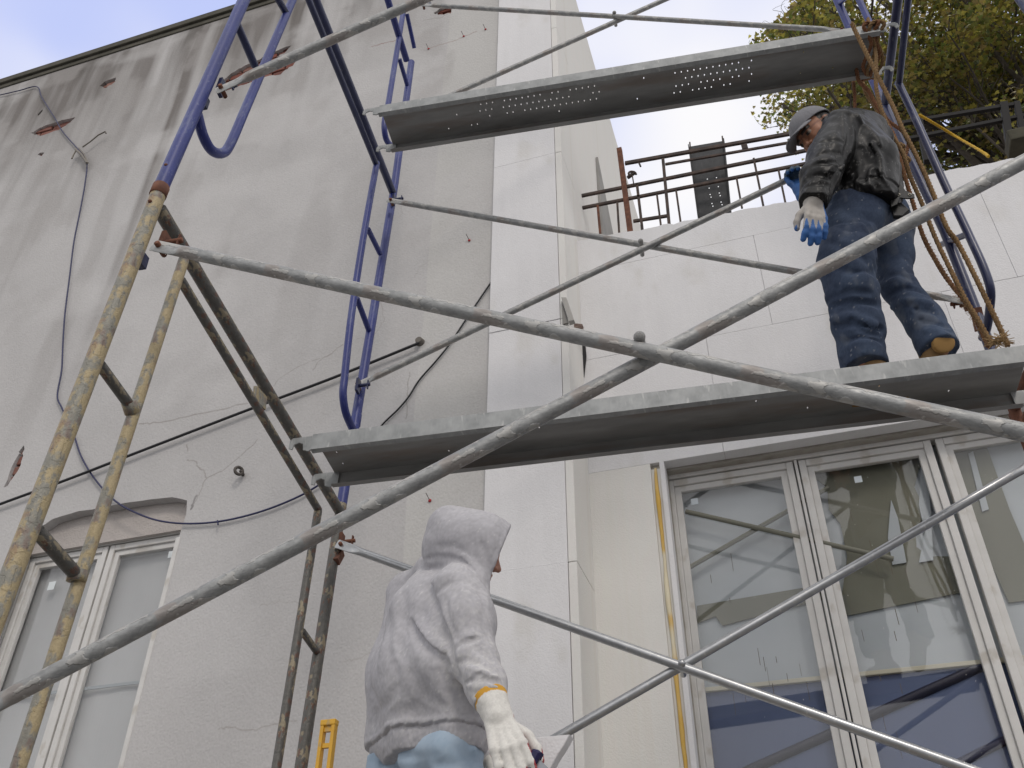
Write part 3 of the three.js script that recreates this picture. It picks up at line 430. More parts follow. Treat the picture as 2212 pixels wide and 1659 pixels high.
// ---------------------------------------------------------------- railings on the wing's roof
const QZ = -4.37;
function railing(name, label, z, list, pos, group) { const t = thing(name, label, 'railing', pos, group); for (const [n, x0, y0, x1, y1, w, d, m, lab] of list) part(n, bar(at(x0, y0, z), at(x1, y1, z), w, d, V(0, 0, 1), 0.003), m, t, lab); return t; }
const rusty = railing('iron_railing', 'rusty iron railing with a leaning post on the parapet of the wing', QZ, [
  ['post', 1338, 322, 1364, 520, 0.036, 0.036, RUST, 'rusty post'], ['rail', 1350, 353, 1900, 254, 0.030, 0.02, IRON], ['rail', 1437, 355, 1900, 274, 0.020, 0.014, IRON],
  ['rail', 1252, 424, 1900, 293, 0.026, 0.018, IRON], ['rail', 1254, 450, 1900, 322, 0.024, 0.018, IRON], ['rail', 1368, 478, 1444, 466, 0.024, 0.016, IRON],
  ['baluster', 1432, 343, 1446, 490, 0.020, 0.02, IRON], ['baluster', 1291, 443, 1298, 520, 0.016, 0.016, RUST], ['baluster', 1333, 432, 1338, 510, 0.014, 0.014, IRON], ['baluster', 1376, 398, 1388, 500, 0.018, 0.018, IRON], ['baluster', 1419, 420, 1428, 490, 0.013, 0.013, IRON], ['baluster', 1460, 408, 1471, 485, 0.013, 0.013, IRON],
  ['baluster', 1591, 384, 1603, 450, 0.013, 0.013, IRON], ['baluster', 1628, 342, 1650, 450, 0.014, 0.014, IRON], ['baluster', 1681, 364, 1697, 440, 0.013, 0.013, IRON], ['baluster', 1490, 307, 1492, 330, 0.01, 0.01, IRON], ['baluster', 1560, 294, 1563, 318, 0.01, 0.01, IRON], ['baluster', 1607, 312, 1610, 322, 0.04, 0.014, IRON], ['rail', 1380, 351, 1384, 360, 0.012, 0.012, IRON],
], at(1440, 480, QZ));
{ const g = new THREE.TorusGeometry(0.026, 0.008, 8, 16, 4.2); g.rotateY(0.4); const p = at(1366, 376, QZ + 0.04); g.translate(p.x, p.y, p.z); part('clamp', [g, bar(at(1356, 384, QZ + 0.03), at(1372, 372, QZ + 0.03), 0.018, 0.02), bar(at(1366, 380, QZ + 0.04), at(1369, 398, QZ + 0.04), 0.008, 0.008)], IRON, rusty); }
const DKWOOD = std({ color: 0x131111, roughness: 0.8 });
railing('dark_railing', 'dark wooden railing under the tree at the right end of the parapet', -5.1, [
  ['rail', 1940, 268, 2200, 225, 0.034, 0.03, DKWOOD], ['rail', 1940, 305, 2225, 248, 0.032, 0.03, DKWOOD], ['post', 2168, 224, 2184, 330, 0.05, 0.05, DKWOOD], ['post', 2196, 222, 2212, 300, 0.04, 0.04, DKWOOD], ['post', 1985, 262, 2004, 350, 0.05, 0.05, DKWOOD],
], at(2080, 300, -5.1));
{
  const z = -4.52, t = thing('perforated_plank', 'grey perforated steel plank standing upright behind the rusty railing', 'plank', at(1540, 460, z));
  const holes = []; for (let k = 0; k < 9; k++) for (const dx of [0.42, 0.68]) { const q = k / 8, x = mix(1492, 1508, q) + 76 * dx, y = 372 + q * 78 - dx * 12 + (k % 2) * 4; if (k === 1 || k === 3) continue; const p = at(x, y, z), h = []; for (let i = 0; i < 7; i++) h.push(V(p.x + 0.0045 * Math.cos(-i / 7 * 6.283), p.y + 0.007 * Math.sin(-i / 7 * 6.283))); holes.push(h); }
  const P = (x, y) => at(x, y, z);
  part('plate', slab([P(1488, 317), P(1564, 304), P(1580, 470), P(1510, 482)], z, 0.003, holes), std({ map: zincMap, color: 0x77777a, metalness: 0.2, roughness: 0.7 }), t);
  part('side_flange', [bar(P(1488, 317), P(1510, 482), 0.006, 0.05), bar(P(1564, 304), P(1580, 470), 0.006, 0.05)], std({ map: zincMap, color: 0x66666a, roughness: 0.7 }), t);
}
{ const z = -4.2, t = thing('mossy_timber', 'mossy timber block lying on the parapet at the right edge', 'timber', at(2200, 318, z)); part('block', [bar(at(2176, 314, z), at(2300, 286, z), 0.09, 0.16, V(0, 0, 1), 0.01)], std({ map: tex(128, 128, (u, v) => mix3([0.03, 0.028, 0.02], [0.085, 0.08, 0.055], fbm(u * 4, v * 14, 5, 4, 14, 3)), { rep: [3, 3] }), roughness: 0.95 }), t); }

// ---------------------------------------------------------------- cables on the left wall
function cableThing(name, label, pts, r, mat, n = 80) { const c = curve(pts, n), t = thing(name, label, 'cable', c[Math.floor(n / 2)].clone()); part('sheath', sweep(c, r, { sides: 8, ref: V(0, 0, 1) }), mat, t); return t; }
const wp = (l, d = 0.02) => { const r = []; for (let i = 0; i < l.length; i += 2) r.push(at(l[i], l[i + 1], WZ + (l[i] === undefined ? 0 : d))); return r; };
const c1 = cableThing('black_cable', 'straight black cable running up across the stucco wall behind the scaffold', wp([-60, 1112, 0, 1089, 145, 1036, 300, 976, 550, 880, 730, 812, 905, 741], 0.03), 0.0085, CABLE);
{ const p = at(908, 740, WZ); const g = new THREE.CylinderGeometry(0.02, 0.028, 0.03, 12); g.rotateX(Math.PI / 2); g.translate(p.x, p.y, p.z + 0.015); part('wall_seal', g, plain(0x6d6862, 0.9), c1); }
const c2 = cableThing('blue_wire', 'thin dark blue wire hanging in a loop down the stained stucco wall', wp([-30, 212, 40, 196, 78, 187, 90, 210, 120, 258, 135, 284, 168, 322, 186, 345, 188, 356, 183, 400, 172, 460, 160, 520, 150, 600, 140, 680, 136, 740, 133, 800, 124, 858, 133, 880, 158, 935, 175, 985, 205, 1035, 250, 1083, 290, 1106, 340, 1124, 400, 1131, 470, 1127, 540, 1112, 600, 1092, 660, 1065, 700, 1040], 0.018), 0.0055, CABLEBLUE, 260);
part('cable_tie', [bar(at(470, 1124, WZ + 0.03), at(471, 1134, WZ + 0.03), 0.006, 0.006)], CABLEBLUE, c2);
{ const t = thing('wall_bracket', 'small bent metal bracket holding the blue wire on the stucco wall', 'bracket', at(175, 335, WZ)); const b = (l, r) => sweep(wp(l, 0.05), r, { sides: 8, ref: V(0, 0, 1) }); part('arm', [b([163, 322, 176, 334, 188, 352], 0.01), b([170, 320, 182, 334, 190, 352], 0.006)], plain(0x7c766e, 0.5, 0.5), t); part('hook', b([178, 318, 195, 306, 212, 292, 228, 284, 229, 288], 0.006), plain(0x6d675f, 0.5, 0.5), t); part('hook', b([166, 322, 160, 332, 155, 343], 0.006), plain(0x6d675f, 0.5, 0.5), t); }
cableThing('black_lead', 'short black lead rising behind the lower plank to the foam strip', wp([800, 950, 829, 914, 860, 884, 882, 858, 905, 822, 940, 782, 970, 745, 1000, 700, 1030, 655, 1062, 608], 0.012), 0.005, CABLE);

// ================================================================ scaffold
const RT = 0.0213, RI = 0.0165;
const lockPlate = (p, up, out, side) => [bar(p.clone().addScaledVector(up, -0.035), p.clone().addScaledVector(up, 0.035), 0.034, 0.012, out), tube(p.clone(), p.clone().addScaledVector(out, 0.055), 0.008, { sides: 8 }), bar(p.clone().addScaledVector(out, 0.045).addScaledVector(up, -0.022), p.clone().addScaledVector(out, 0.045).addScaledVector(up, 0.022), 0.012, 0.005, out)];
const OUTN = SX.clone();   // studs point into the bay
function frameThing(label, pos, spec, group) { const t = thing('scaffold_frame', label, 'scaffold frame', pos, group); for (const [n, g, m, lab] of spec) part(n, g, m, t, lab); return t; }
const down = (p, q, y) => p.clone().lerp(q, (y - p.y) / (q.y - p.y));   // along p-q to a height
const NLt = fp(347, 407, 0), NLb = down(NLt, fp(77, 1106, 0), 0.05), FLt = fp(738, 1090, 0), FLb = down(FLt, fp(650, 1659, 0), 0.05);
const up10 = (p) => p.clone().addScaledVector(SY, 1);
const collar = (p, r, h = 0.035) => tube(p.clone().addScaledVector(SY, -h), p.clone().addScaledVector(SY, h * 0.2), r);
// --- old yellow frame, left
{
  const stud = (x, y, a = 0) => lockPlate(fp(x, y, a).addScaledVector(SX, 0.022), SY, OUTN);
  const basePlate = (p) => box(p.x - 0.07, p.x + 0.07, 0.004, 0.02, p.z - 0.07, p.z + 0.07, 0.003);
  const iT = fp(397, 562, 0), iB = down(iT, fp(39, 1659, 0), 0.4), jT = fp(687, 1104, 0), jB = down(jT, fp(597, 1659, 0), 0.4);
  frameThing('weathered yellow grey scaffold frame with peeling paint at the left edge', NLb.clone().setY(0), [
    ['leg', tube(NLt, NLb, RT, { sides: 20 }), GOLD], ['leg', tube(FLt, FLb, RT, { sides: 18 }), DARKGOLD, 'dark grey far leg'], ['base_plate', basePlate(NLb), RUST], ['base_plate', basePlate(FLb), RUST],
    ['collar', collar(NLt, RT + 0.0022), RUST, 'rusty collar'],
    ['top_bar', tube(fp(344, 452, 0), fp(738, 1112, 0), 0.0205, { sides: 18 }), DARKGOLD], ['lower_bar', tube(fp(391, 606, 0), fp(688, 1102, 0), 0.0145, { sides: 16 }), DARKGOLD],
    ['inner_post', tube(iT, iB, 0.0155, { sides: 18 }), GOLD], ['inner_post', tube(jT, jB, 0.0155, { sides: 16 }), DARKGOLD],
    ['rung', tube(fp(216, 788, 0), fp(283, 880, 0), 0.0135), DARKGOLD], ['rung', tube(fp(80, 1147, 0), fp(168, 1246, 0), 0.0155), DARKGOLD], ['rung', tube(fp(653, 1364, 0), fp(692, 1419, 0), 0.0125), DARKGOLD],
    ['weld_bead', [tube(fp(278, 868, 0), fp(286, 892, 0), 0.019, { sides: 12 }), tube(fp(168, 1232, 0), fp(164, 1256, 0), 0.0205, { sides: 12 })], GOLD], ['strut', bar(fp(550, 848, 0), fp(572, 872, 0), 0.05, 0.012, SX), GOLD],
    ['brace_stud', stud(338, 528), RUST], ['brace_stud', stud(726, 1172), RUST], ['brace_stud', [bar(fp(310, 552, 0), fp(303, 576, 0), 0.026, 0.02, SX)], NAVY], ['brace_stud', [bar(fp(727, 1195, 0).addScaledVector(SX, 0.02), fp(716, 1215, 0).addScaledVector(SX, 0.02), 0.03, 0.02, SX)], RUST],
  ]);
  // --- blue frame standing on it
  const nT = down(NLt, fp(527, 0, 0), M(0, 2, 0).y), fT = fp(852, 403, 0);
  const U = (l) => { const r = []; for (let i = 0; i < l.length; i += 2) r.push(fp(l[i], l[i + 1], 0)); return r; };
  const iUp = (p, q) => down(p, q, M(0, 1.9, 0).y);
  frameThing('bright blue scaffold frame standing on the weathered yellow frame at left', NLt.clone(), [
    ['leg', tube(NLt, nT, RT, { sides: 20 }), BLUE], ['leg', tube(FLt, fT, RT, { sides: 18 }), BLUE],
    ['top_bar', tube(fp(850, 420, 0), M(0, 1.98, 0), 0.0205, { sides: 16 }), NAVY], ['lower_bar', tube(fp(812, 354, 0), M(0, 1.9, 0.12), 0.015, { sides: 16 }), NAVY],
    ['inner_post', sweep([iUp(fp(497, 312, 0), fp(632, 0, 0)), ...curve(U([530, 236, 497, 312, 486, 328, 469, 331, 453, 320, 438, 291, 426, 246]), 40)], RI, { sides: 16, ref: SX }), BLUE],
    ['inner_post', sweep(curve(U([814, 352, 795, 455, 778, 555, 758, 690, 744, 818, 741, 852, 746, 888, 762, 928]), 50), RI, { sides: 16, ref: SX }), BLUE],
    ['rung', tube(fp(511, 50, 0), fp(551, 143, 0), 0.0145), NAVY], ['rung', tube(fp(596, -10, 0), fp(619, 30, 0), 0.0145), NAVY], ['rung', tube(fp(795, 495, 0), fp(821, 548, 0), 0.0135), BLUE], ['rung', tube(fp(771, 645, 0), fp(800, 722, 0), 0.0135), BLUE],
    ['brace_stud', stud(464, 192), NAVY], ['brace_stud', stud(763, 835), NAVY], ['brace_stud', stud(842, 433), NAVY],
    ['brace_stud', [bar(fp(446, 214, 0), fp(440, 232, 0), 0.02, 0.016, SX)], NAVY], ['pin_hole', [0, 1].map((k) => { const p = k ? fp(386, 521 - 90, 0) : fp(386, 441 - 80, 0); const g = new THREE.SphereGeometry(0.006, 8, 6); const q = k ? fp(330, 446, 0) : fp(364, 368, 0); g.translate(q.x + 0.004, q.y, q.z + 0.0185); return g; }), RUST],
    ['coupling_ring', collar(fp(770, 900, 0), RT + 0.0015, 0.05), BLUE],
  ]);
  // --- upper blue frame, left
  frameThing('upper blue scaffold frame behind the left end of the top plank', M(0, 2, 1), [
    ['leg', tube(fT, down(fT, fp(907, 0, 0), M(0, 3.4, 0).y), RT, { sides: 18 }), BLUE], ['leg', tube(nT, nT.clone().addScaledVector(SY, 1.4), RT, { sides: 16 }), BLUE],
    ['inner_post', sweep([down(fp(840, 217, 0), fp(872, 20, 0), M(0, 3.3, 0).y), ...curve(U([872, 20, 840, 217, 830, 275, 834, 300, 853, 322]), 24)], RI, { sides: 16, ref: SX }), BLUE],
    ['rung', tube(fp(879, 30, 0), fp(895, 104, 0), 0.0135), BLUE], ['rung', tube(fp(863, 128, 0), fp(882, 192, 0), 0.0135), BLUE], ['top_bar', tube(M(0, 3.38, 0), M(0, 3.38, 1), 0.0205), BLUE],
    ['brace_stud', stud(909, 12), NAVY], ['brace_stud', stud(869, 255), NAVY],
  ]);
}
// --- right hand frames
{
  const stud = (x, y) => lockPlate(fp(x, y, 1).addScaledVector(SX, -0.022), SY, SX.clone().negate());
  const FR0 = fp(2178, 852, 1), FR2 = fp(1900, 205, 1), NR0 = M(1, 0.02, 0), NR2 = M(1, 2, 0);
  const U = (l) => { const r = []; for (let i = 0; i < l.length; i += 2) r.push(fp(l[i], l[i + 1], 1)); return r; };
  frameThing('navy blue scaffold frame hung with brown rope beside the man in the cap', FR0.clone(), [
    ['leg', sweep([FR0, fp(2096, 640, 1), fp(2041, 500, 1), fp(1961, 333, 1), FR2], RT, { sides: 18 }), NAVY], ['leg', tube(NR0, NR2, RT), NAVY],
    ['top_bar', tube(fp(1912, 222, 1), M(1, 1.98, 0), 0.0205, { sides: 16 }), NAVY], ['lower_bar', tube(fp(1942, 182, 1), M(1, 1.9, 0.1), 0.015, { sides: 16 }), NAVY],
    ['inner_post', sweep(curve(U([1940, 178, 1980, 262, 2040, 396, 2094, 510, 2130, 592, 2140, 628, 2138, 668, 2131, 712, 2122, 730]), 50), RI, { sides: 16, ref: SX }), NAVY],
    ['inner_post', sweep([M(1, 1.9, 0.2), M(1, 0.6, 0.2), M(1, 0.5, 0.17), M(1, 0.4, 0.02)], RI), NAVY],
    ['rung', tube(fp(2034, 528, 1), fp(2092, 505, 1), 0.0135), NAVY], ['brace_stud', stud(2096, 652), RUST], ['brace_stud', [bar(fp(2108, 668, 1), fp(2118, 712, 1), 0.05, 0.03, SX)], RUST], ['brace_stud', stud(1912, 262), NAVY],
  ]);
  frameThing('upper blue scaffold frame above the right end of the top plank', FR2.clone(), [
    ['leg', tube(FR2, fp(1808, 0, 1).lerp(FR2, -0.6), RT, { sides: 18 }), BLUE], ['leg', tube(NR2, NR2.clone().addScaledVector(SY, 1.2), RT), BLUE],
    ['inner_post', sweep([fp(1856, 0, 1).lerp(fp(1876, 44, 1), -4), fp(1856, 0, 1), fp(1876, 44, 1), fp(1892, 78, 1), fp(1890, 110, 1)], RI, { sides: 14 }), BLUE], ['rung', tube(fp(1812, 8, 1), fp(1846, -22, 1), 0.0135), BLUE],
  ]);
  const FRb = down(FR0, fp(2245, 1020, 1), 0.05), NRb = M(1, -3.4, 0);
  frameThing('rusty red scaffold frame below the right end of the lower plank', FRb.clone().setY(0), [
    ['leg', tube(FR0, FRb, RT), RUST], ['leg', tube(NR0, NRb, RT), RUST], ['top_bar', tube(fp(2192, 880, 1), M(1, -0.03, 0), 0.0205), RUST], ['lower_bar', tube(fp(2215, 905, 1), M(1, -0.12, 0.1), 0.0145), RUST], ['inner_post', tube(M(1, -0.12, 0.8), M(1, -2.9, 0.8), RI), RUST], ['inner_post', tube(M(1, -0.12, 0.2), M(1, -2.9, 0.2), RI), RUST], ['hook_plate', [bar(fp(2186, 890, 1), fp(2206, 940, 1), 0.035, 0.02, SX)], RUST],
    ['base_plate', [box(FRb.x - 0.07, FRb.x + 0.07, 0.004, 0.02, FRb.z - 0.07, FRb.z + 0.07), box(NRb.x - 0.07, NRb.x + 0.07, 0.004, 0.02, NRb.z - 0.07, NRb.z + 0.07)], RUST],
  ]);
}
// --- cross braces
function braces(label, tubes, mat, pivot, r) {
  const t = thing('cross_brace', label, 'cross brace', tubes[0][0].clone().lerp(tubes[0][1], 0.5));
  for (const [p, q] of tubes) part('tube', braceTube(p, q, r), mat, t);
  for (const [p, q] of tubes) for (const e of [p, q]) { const c = e.clone().addScaledVector(q.clone().sub(p).normalize(), e === p ? 0.02 : -0.02); part('end_pin', tube(c.clone().addScaledVector(SZ, -0.03), c.clone().addScaledVector(SZ, 0.014), 0.008, { sides: 8 }), RUST, t); }
  if (pivot) { const g = new THREE.SphereGeometry(0.0125, 12, 8); const c = pivot.clone().addScaledVector(SZ, 0.026); g.translate(c.x, c.y, c.z); part('pivot_bolt', [g, tube(pivot.clone().addScaledVector(SZ, -0.06), pivot.clone().addScaledVector(SZ, 0.024), 0.011, { sides: 10 })], mat, t); }
  return t;
}
const thru = (x0, y0, x1, y1, b, a0, a1) => { const p = sp(x0, y0, b), q = sp(x1, y1, b); return [a0 === null ? p : alongA(p, q, a0), a1 === null ? q : alongA(p, q, a1)]; };
braces('thick mortar splashed cross brace crossing the whole view nearest the camera', [thru(332, 530, 2212, 934, -0.028, null, 1), thru(0, 1516, 2212, 349, -0.004, 0, 1)], GALV, sp(1384, 747, -0.02), 0.0165);
braces('grey cross brace climbing past the top left brick patch', [thru(466, 197, 905, 2, -0.01, null, 1), [M(0, 1.95, -0.034), M(1, 0.7, -0.034)]], GALV, null, 0.0165);
braces('thin grey cross brace held by the man in the cap behind the planks', [thru(764, 836, 1706, 386, 0.985, null, 0.985), thru(838, 432, 2090, 652, 1.0, null, null)], GALV, sp(1385, 530, 0.99), 0.0155);
braces('shiny lower cross brace in front of the windows behind the hooded man', [thru(728, 1174, 2085, 1659, 0.985, null, 1), thru(1225, 1581, 2212, 1012, 1.0, 0, 1)], GALVNEW, sp(1474, 1440, 0.99), 0.0155);
braces('topmost thin cross brace against the sky above the top plank', [thru(909, 10, 1775, 63, 0.985, null, 0.99), thru(1014, 188, 1434, 0, 1.0, 0, 1)], GALV, sp(1328, 36, 0.99), 0.0155);

// --- steel planks
function steelPlank(label, P0, P1, holes, mats = [ZINC, UNDER]) {
  const t = thing('steel_plank', label, 'scaffold plank', P0.clone(), 'perforated steel planks of the scaffold'); delete t.userData.group;
  const ex = P1.clone().sub(P0), L = ex.length(); ex.normalize(); const ez = SZ.clone().addScaledVector(ex, -SZ.dot(ex)).normalize(), ey = ez.clone().cross(ex);
  t.quaternion.setFromRotationMatrix(new THREE.Matrix4().makeBasis(ex, ey, ez)); t.userData.local = true;
  const Wd = 0.235, H = 0.063, s = new THREE.Shape([new THREE.Vector2(0, 0), new THREE.Vector2(L, 0), new THREE.Vector2(L, Wd), new THREE.Vector2(0, Wd)]);
  for (const [u, v] of holes) { const p = new THREE.Path(); for (let i = 0; i < 6; i++) { const a = -i / 6 * 2 * Math.PI; p[i ? 'lineTo' : 'moveTo'](u + 0.0027 * Math.cos(a), v + 0.005 * Math.sin(a)); } p.closePath(); s.holes.push(p); }
  const g = new THREE.ExtrudeGeometry(s, { depth: 0.0016, bevelEnabled: false }); g.rotateX(-Math.PI / 2); g.translate(0, -0.0016, 0);
  part('deck_plate', uvBox(g), mats[1], t);
  for (const z of [0, -Wd]) {
    const o = z ? -1 : 1; part('side_flange', [box(0, L, -H, 0.001, Math.min(z, z + o * 0.0025), Math.max(z, z + o * 0.0025)), box(0, L, -H - 0.002, -H, z ? z : -0.022, z ? z + 0.022 : 0.0025), box(0, L, -0.002, 0.003, z ? z : -0.012, z ? z + 0.012 : 0.001)], z ? mats[1] : mats[0], t);
    for (const e of [0, 1]) {
      const h = new THREE.Shape([[0.02, 0], [-0.076, 0], [-0.086, -0.014], [-0.086, -0.044], [-0.072, -0.05], [-0.068, -0.03], [-0.05, -0.022], [-0.034, -0.03], [-0.03, -0.058], [-0.01, -0.066], [0.02, -0.052]].map(([x, y]) => new THREE.Vector2(x, y)));
      const hg = new THREE.ExtrudeGeometry(h, { depth: 0.005, bevelEnabled: false }); if (e) { hg.scale(-1, 1, 1); const ix = hg.index; if (!ix) { const p = hg.attributes.position; for (let i = 0; i < p.count; i += 3) { const a = [p.getX(i), p.getY(i), p.getZ(i)]; p.setXYZ(i, p.getX(i + 1), p.getY(i + 1), p.getZ(i + 1)); p.setXYZ(i + 1, ...a); } } hg.translate(L, 0, 0); }
      hg.translate(0, 0, z ? -Wd + 0.004 : -0.009); part('hook', uvBox(hg), mats[0], t);
    }
  }
  return t;
}
{
  const A0 = sp(820, 229, 0.66), A1 = sp(1895, 52, 0.66), L = A0.distanceTo(A1), hs = [];
  for (let k = 0; k * 0.03 + 0.1 < L - 0.1; k++) for (let r = 0; r < 5; r++) { const u = 0.1 + k * 0.03 + (r % 2) * 0.012, q = u / L, v = 0.045 + r * 0.036; const dense = (q > 0.2 && q < 0.46 && r < 4) || (q > 0.6 && q < 0.77); if ((dense && hash(k, r, 3) > 0.16) || (!dense && hash(k, r, 9) > 0.94)) hs.push([u, v]); }
  steelPlank('perforated steel plank at the top with rope round its right end', A0, A1, hs);
  const B0 = sp(676, 940, 0.66), B1 = sp(2226, 746, 0.66), LB = B0.distanceTo(B1), hb = [];
  for (let k = 0; k < 40; k++) for (const [j, v] of [0.05, 0.11, 0.18].entries()) if (hash(k, j, 21) > 0.93 || k < 1) hb.push([0.05 + k * (LB - 0.1) / 40, v]);
  steelPlank('steel plank with rusty underside that the man in the cap stands on', B0, B1, hb);
}
const PLANKTOP = (p) => { const B0 = sp(676, 940, 0.66), B1 = sp(2226, 746, 0.66); const t = (p.x - B0.x) / (B1.x - B0.x); return mix(B0.y, B1.y, t) + (p.z - mix(B0.z, B1.z, t)) * (SZ.y / SZ.z); };

// --- ropes
function ropeGeo(pts, r, n, twist = 60) {   // three strands laid round each other
  const c = curve(pts, n), out = [];
  for (let k = 0; k < 3; k++) {
    let N = V(0.3, 0.2, 1), len = 0; const q = [];
    for (let i = 0; i < c.length; i++) { const T = c[Math.min(i + 1, n)].clone().sub(c[Math.max(i - 1, 0)]).normalize(); N.addScaledVector(T, -N.dot(T)).normalize(); const B = T.clone().cross(N); if (i) len += c[i].distanceTo(c[i - 1]); const a = len * twist * 2 + k * 2.0944; q.push(c[i].clone().addScaledVector(N, Math.cos(a) * r * 0.52).addScaledVector(B, Math.sin(a) * r * 0.52)); }
    out.push(sweep(q, r * 0.56, { sides: 7, ref: V(0.3, 0.2, 1) }));
  }
  return merge(out);
}
const ROPE = std({ map: tex(128, 128, (u, v) => { const a = fbm(u * 30, v * 30, 4, 30, 30, 3); return mix3([0.13, 0.075, 0.032], [0.33, 0.21, 0.10], a); }, { rep: [6, 6] }), bumpMap: tex(128, 128, (u, v) => n2(u * 64, v * 64, 64, 64, 4), { srgb: false, rep: [6, 6] }), bumpScale: 0.002, roughness: 1 });
const ROPERED = std({ map: tex(128, 128, (u, v) => { const a = fbm(u * 30, v * 30, 4, 30, 30, 13); return mix3([0.11, 0.042, 0.022], [0.25, 0.12, 0.055], a); }, { rep: [6, 6] }), roughness: 1 });
{
  const t = thing('brown_rope', 'coarse brown rope looped over the top plank and tied down the right frame', 'rope', sp(1960, 400, 0.8));
  const S = (l, b) => { const r = []; for (let i = 0; i < l.length; i += 2) r.push(sp(l[i], l[i + 1], typeof b === 'number' ? b : mix(b[0], b[1], i / (l.length - 2)))); return r; };
  part('strand', ropeGeo(S([1840, 50, 1850, 72, 1866, 104, 1884, 140, 1905, 182, 1930, 232, 1952, 284, 1972, 322, 1996, 372, 2020, 428, 2050, 500, 2066, 520, 2101, 586, 2136, 658, 2160, 708, 2178, 748], [0.62, 0.84]), 0.0098, 220), ROPE, t);
  part('strand', ropeGeo(S([1850, 150, 1856, 175, 1876, 196, 1890, 222, 1912, 258, 1934, 300, 1944, 340, 1958, 392, 1976, 450, 1995, 512, 2020, 560, 2046, 602, 2087, 655, 2113, 700, 2136, 750], [0.8, 0.86]), 0.0095, 200), ROPERED, t);
  part('strand', ropeGeo(S([1875, 40, 1892, 120, 1893, 190, 1905, 240, 1926, 290, 1950, 330, 1966, 380, 1992, 440, 2020, 512, 2058, 592, 2086, 648, 2112, 690, 2144, 746], [0.7, 0.84]), 0.0095, 200), ROPE, t);
  part('strand', ropeGeo(S([1842, 160, 1846, 200, 1848, 240, 1856, 262, 1880, 268, 1900, 285], 0.84), 0.008, 70), ROPERED, t);
  part('strand', ropeGeo(S([1862, 165, 1870, 200, 1895, 240, 1902, 270, 1918, 310, 1938, 352], 0.87), 0.009, 90), ROPE, t);
  part('strand', ropeGeo(S([1905, 240, 1920, 262, 1948, 282, 1962, 300, 1958, 330, 1948, 352], 0.9), 0.009, 70), ROPERED, t);
  // turns round the plank's end
  for (const [k, x] of [1868, 1878, 1888, 1897].entries()) { const p = [], cx = sp(x, 56 - k * 2, 0.66), cz = 0.29, n = 16; for (let i = 0; i <= n; i++) { const a = i / n * 2 * Math.PI + 0.5; p.push(cx.clone().addScaledVector(SZ, -0.12 + Math.cos(a) * (cz / 2)).addScaledVector(SY, -0.025 + Math.sin(a) * 0.052 + 0.006 * Math.sin(k * 7 + i)).addScaledVector(SX, 0.015 * Math.sin(i * 1.7 + k))); } part('turn', ropeGeo(p, 0.009, 80), k % 2 ? ROPE : ROPERED, t); }
  // the knot
  const kn = []; const c = sp(1945, 338, 0.84); for (let i = 0; i <= 40; i++) { const a = i / 40 * 15; kn.push(c.clone().add(V(0.022 * Math.sin(a * 1.3), 0.05 * Math.cos(a * 0.55) + 0.01 * Math.sin(a * 2.7), 0.022 * Math.cos(a * 1.1)))); } part('knot', ropeGeo(kn, 0.009, 160), ROPE, t);
  const fr = []; const f0 = sp(2158, 735, 0.8); for (let i = 0; i < 70; i++) fr.push(tube(f0.clone().add(V(rr(-0.02, 0.02), rr(-0.01, 0.01), rr(-0.01, 0.01))), f0.clone().add(V(rr(-0.05, 0.05), rr(-0.03, 0.035), rr(-0.02, 0.02))), 0.0016, { sides: 4 })); const fz = part('frayed_end', fr, plain(0xa58a63, 1), t, 'pale frayed rope end'); fz.userData.kind = 'stuff';
  // loose fibres along the ropes
  const hair = []; for (const l of [[1840, 50, 1905, 182, 1972, 322, 2050, 500, 2101, 586, 2178, 748], [1944, 340, 1995, 512, 2046, 602, 2136, 750]]) { const q = curve(S(l, 0.8), 300); for (const p of q) for (let k = 0; k < 2; k++) { const a = p.clone().add(V(rr(-0.006, 0.006), 0, rr(-0.004, 0.01))); hair.push(tube(a, a.clone().add(V(rr(-0.012, 0.012), rr(-0.010, 0.010), rr(0, 0.008))), 0.0006, { sides: 3 })); } } const hz = part('loose_fibre', hair, ROPE, t); hz.userData.kind = 'stuff';
}
{ const t = thing('yellow_rope', 'thin yellow rope stretched down to the parapet below the dark railing', 'rope', at(2060, 290, -4.5)); part('strand', ropeGeo([at(1985, 248, -4.3), at(2010, 262, -4.35), at(2060, 292, -4.45), at(2125, 330, -4.2), at(2135, 338, -4.1)], 0.009, 90), std({ color: 0xb89212, roughness: 0.7 }), t); }
// ================================================================ people
const smin = (a, b, k) => { const h = Math.max(k - Math.abs(a - b), 0) / k; return Math.min(a, b) - h * h * k * 0.25; };
function cap(p, a, b, ra, rb) { const bx = b.x - a.x, by = b.y - a.y, bz = b.z - a.z, px = p.x - a.x, py = p.y - a.y, pz = p.z - a.z; const t = clamp((px * bx + py * by + pz * bz) / (bx * bx + by * by + bz * bz + 1e-9)); return Math.hypot(px - t * bx, py - t * by, pz - t * bz) - (ra + (rb - ra) * t); }
const ell = (x, y, z, rx, ry, rz) => { const k0 = Math.hypot(x / rx, y / ry, z / rz), k1 = Math.hypot(x / (rx * rx), y / (ry * ry), z / (rz * rz)); return k1 < 1e-9 ? -Math.min(rx, ry, rz) : k0 * (k0 - 1) / k1; };
const blend = (caps, k) => (p) => { let d = 1e9; for (const c of caps) d = smin(d, cap(p, c[0], c[1], c[2], c[3]), k); return d; };
const chain = (...l) => { const r = []; for (let i = 0; i + 1 < l.length; i++) r.push([l[i][0], l[i + 1][0], l[i][1], l[i + 1][1]]); return r; };
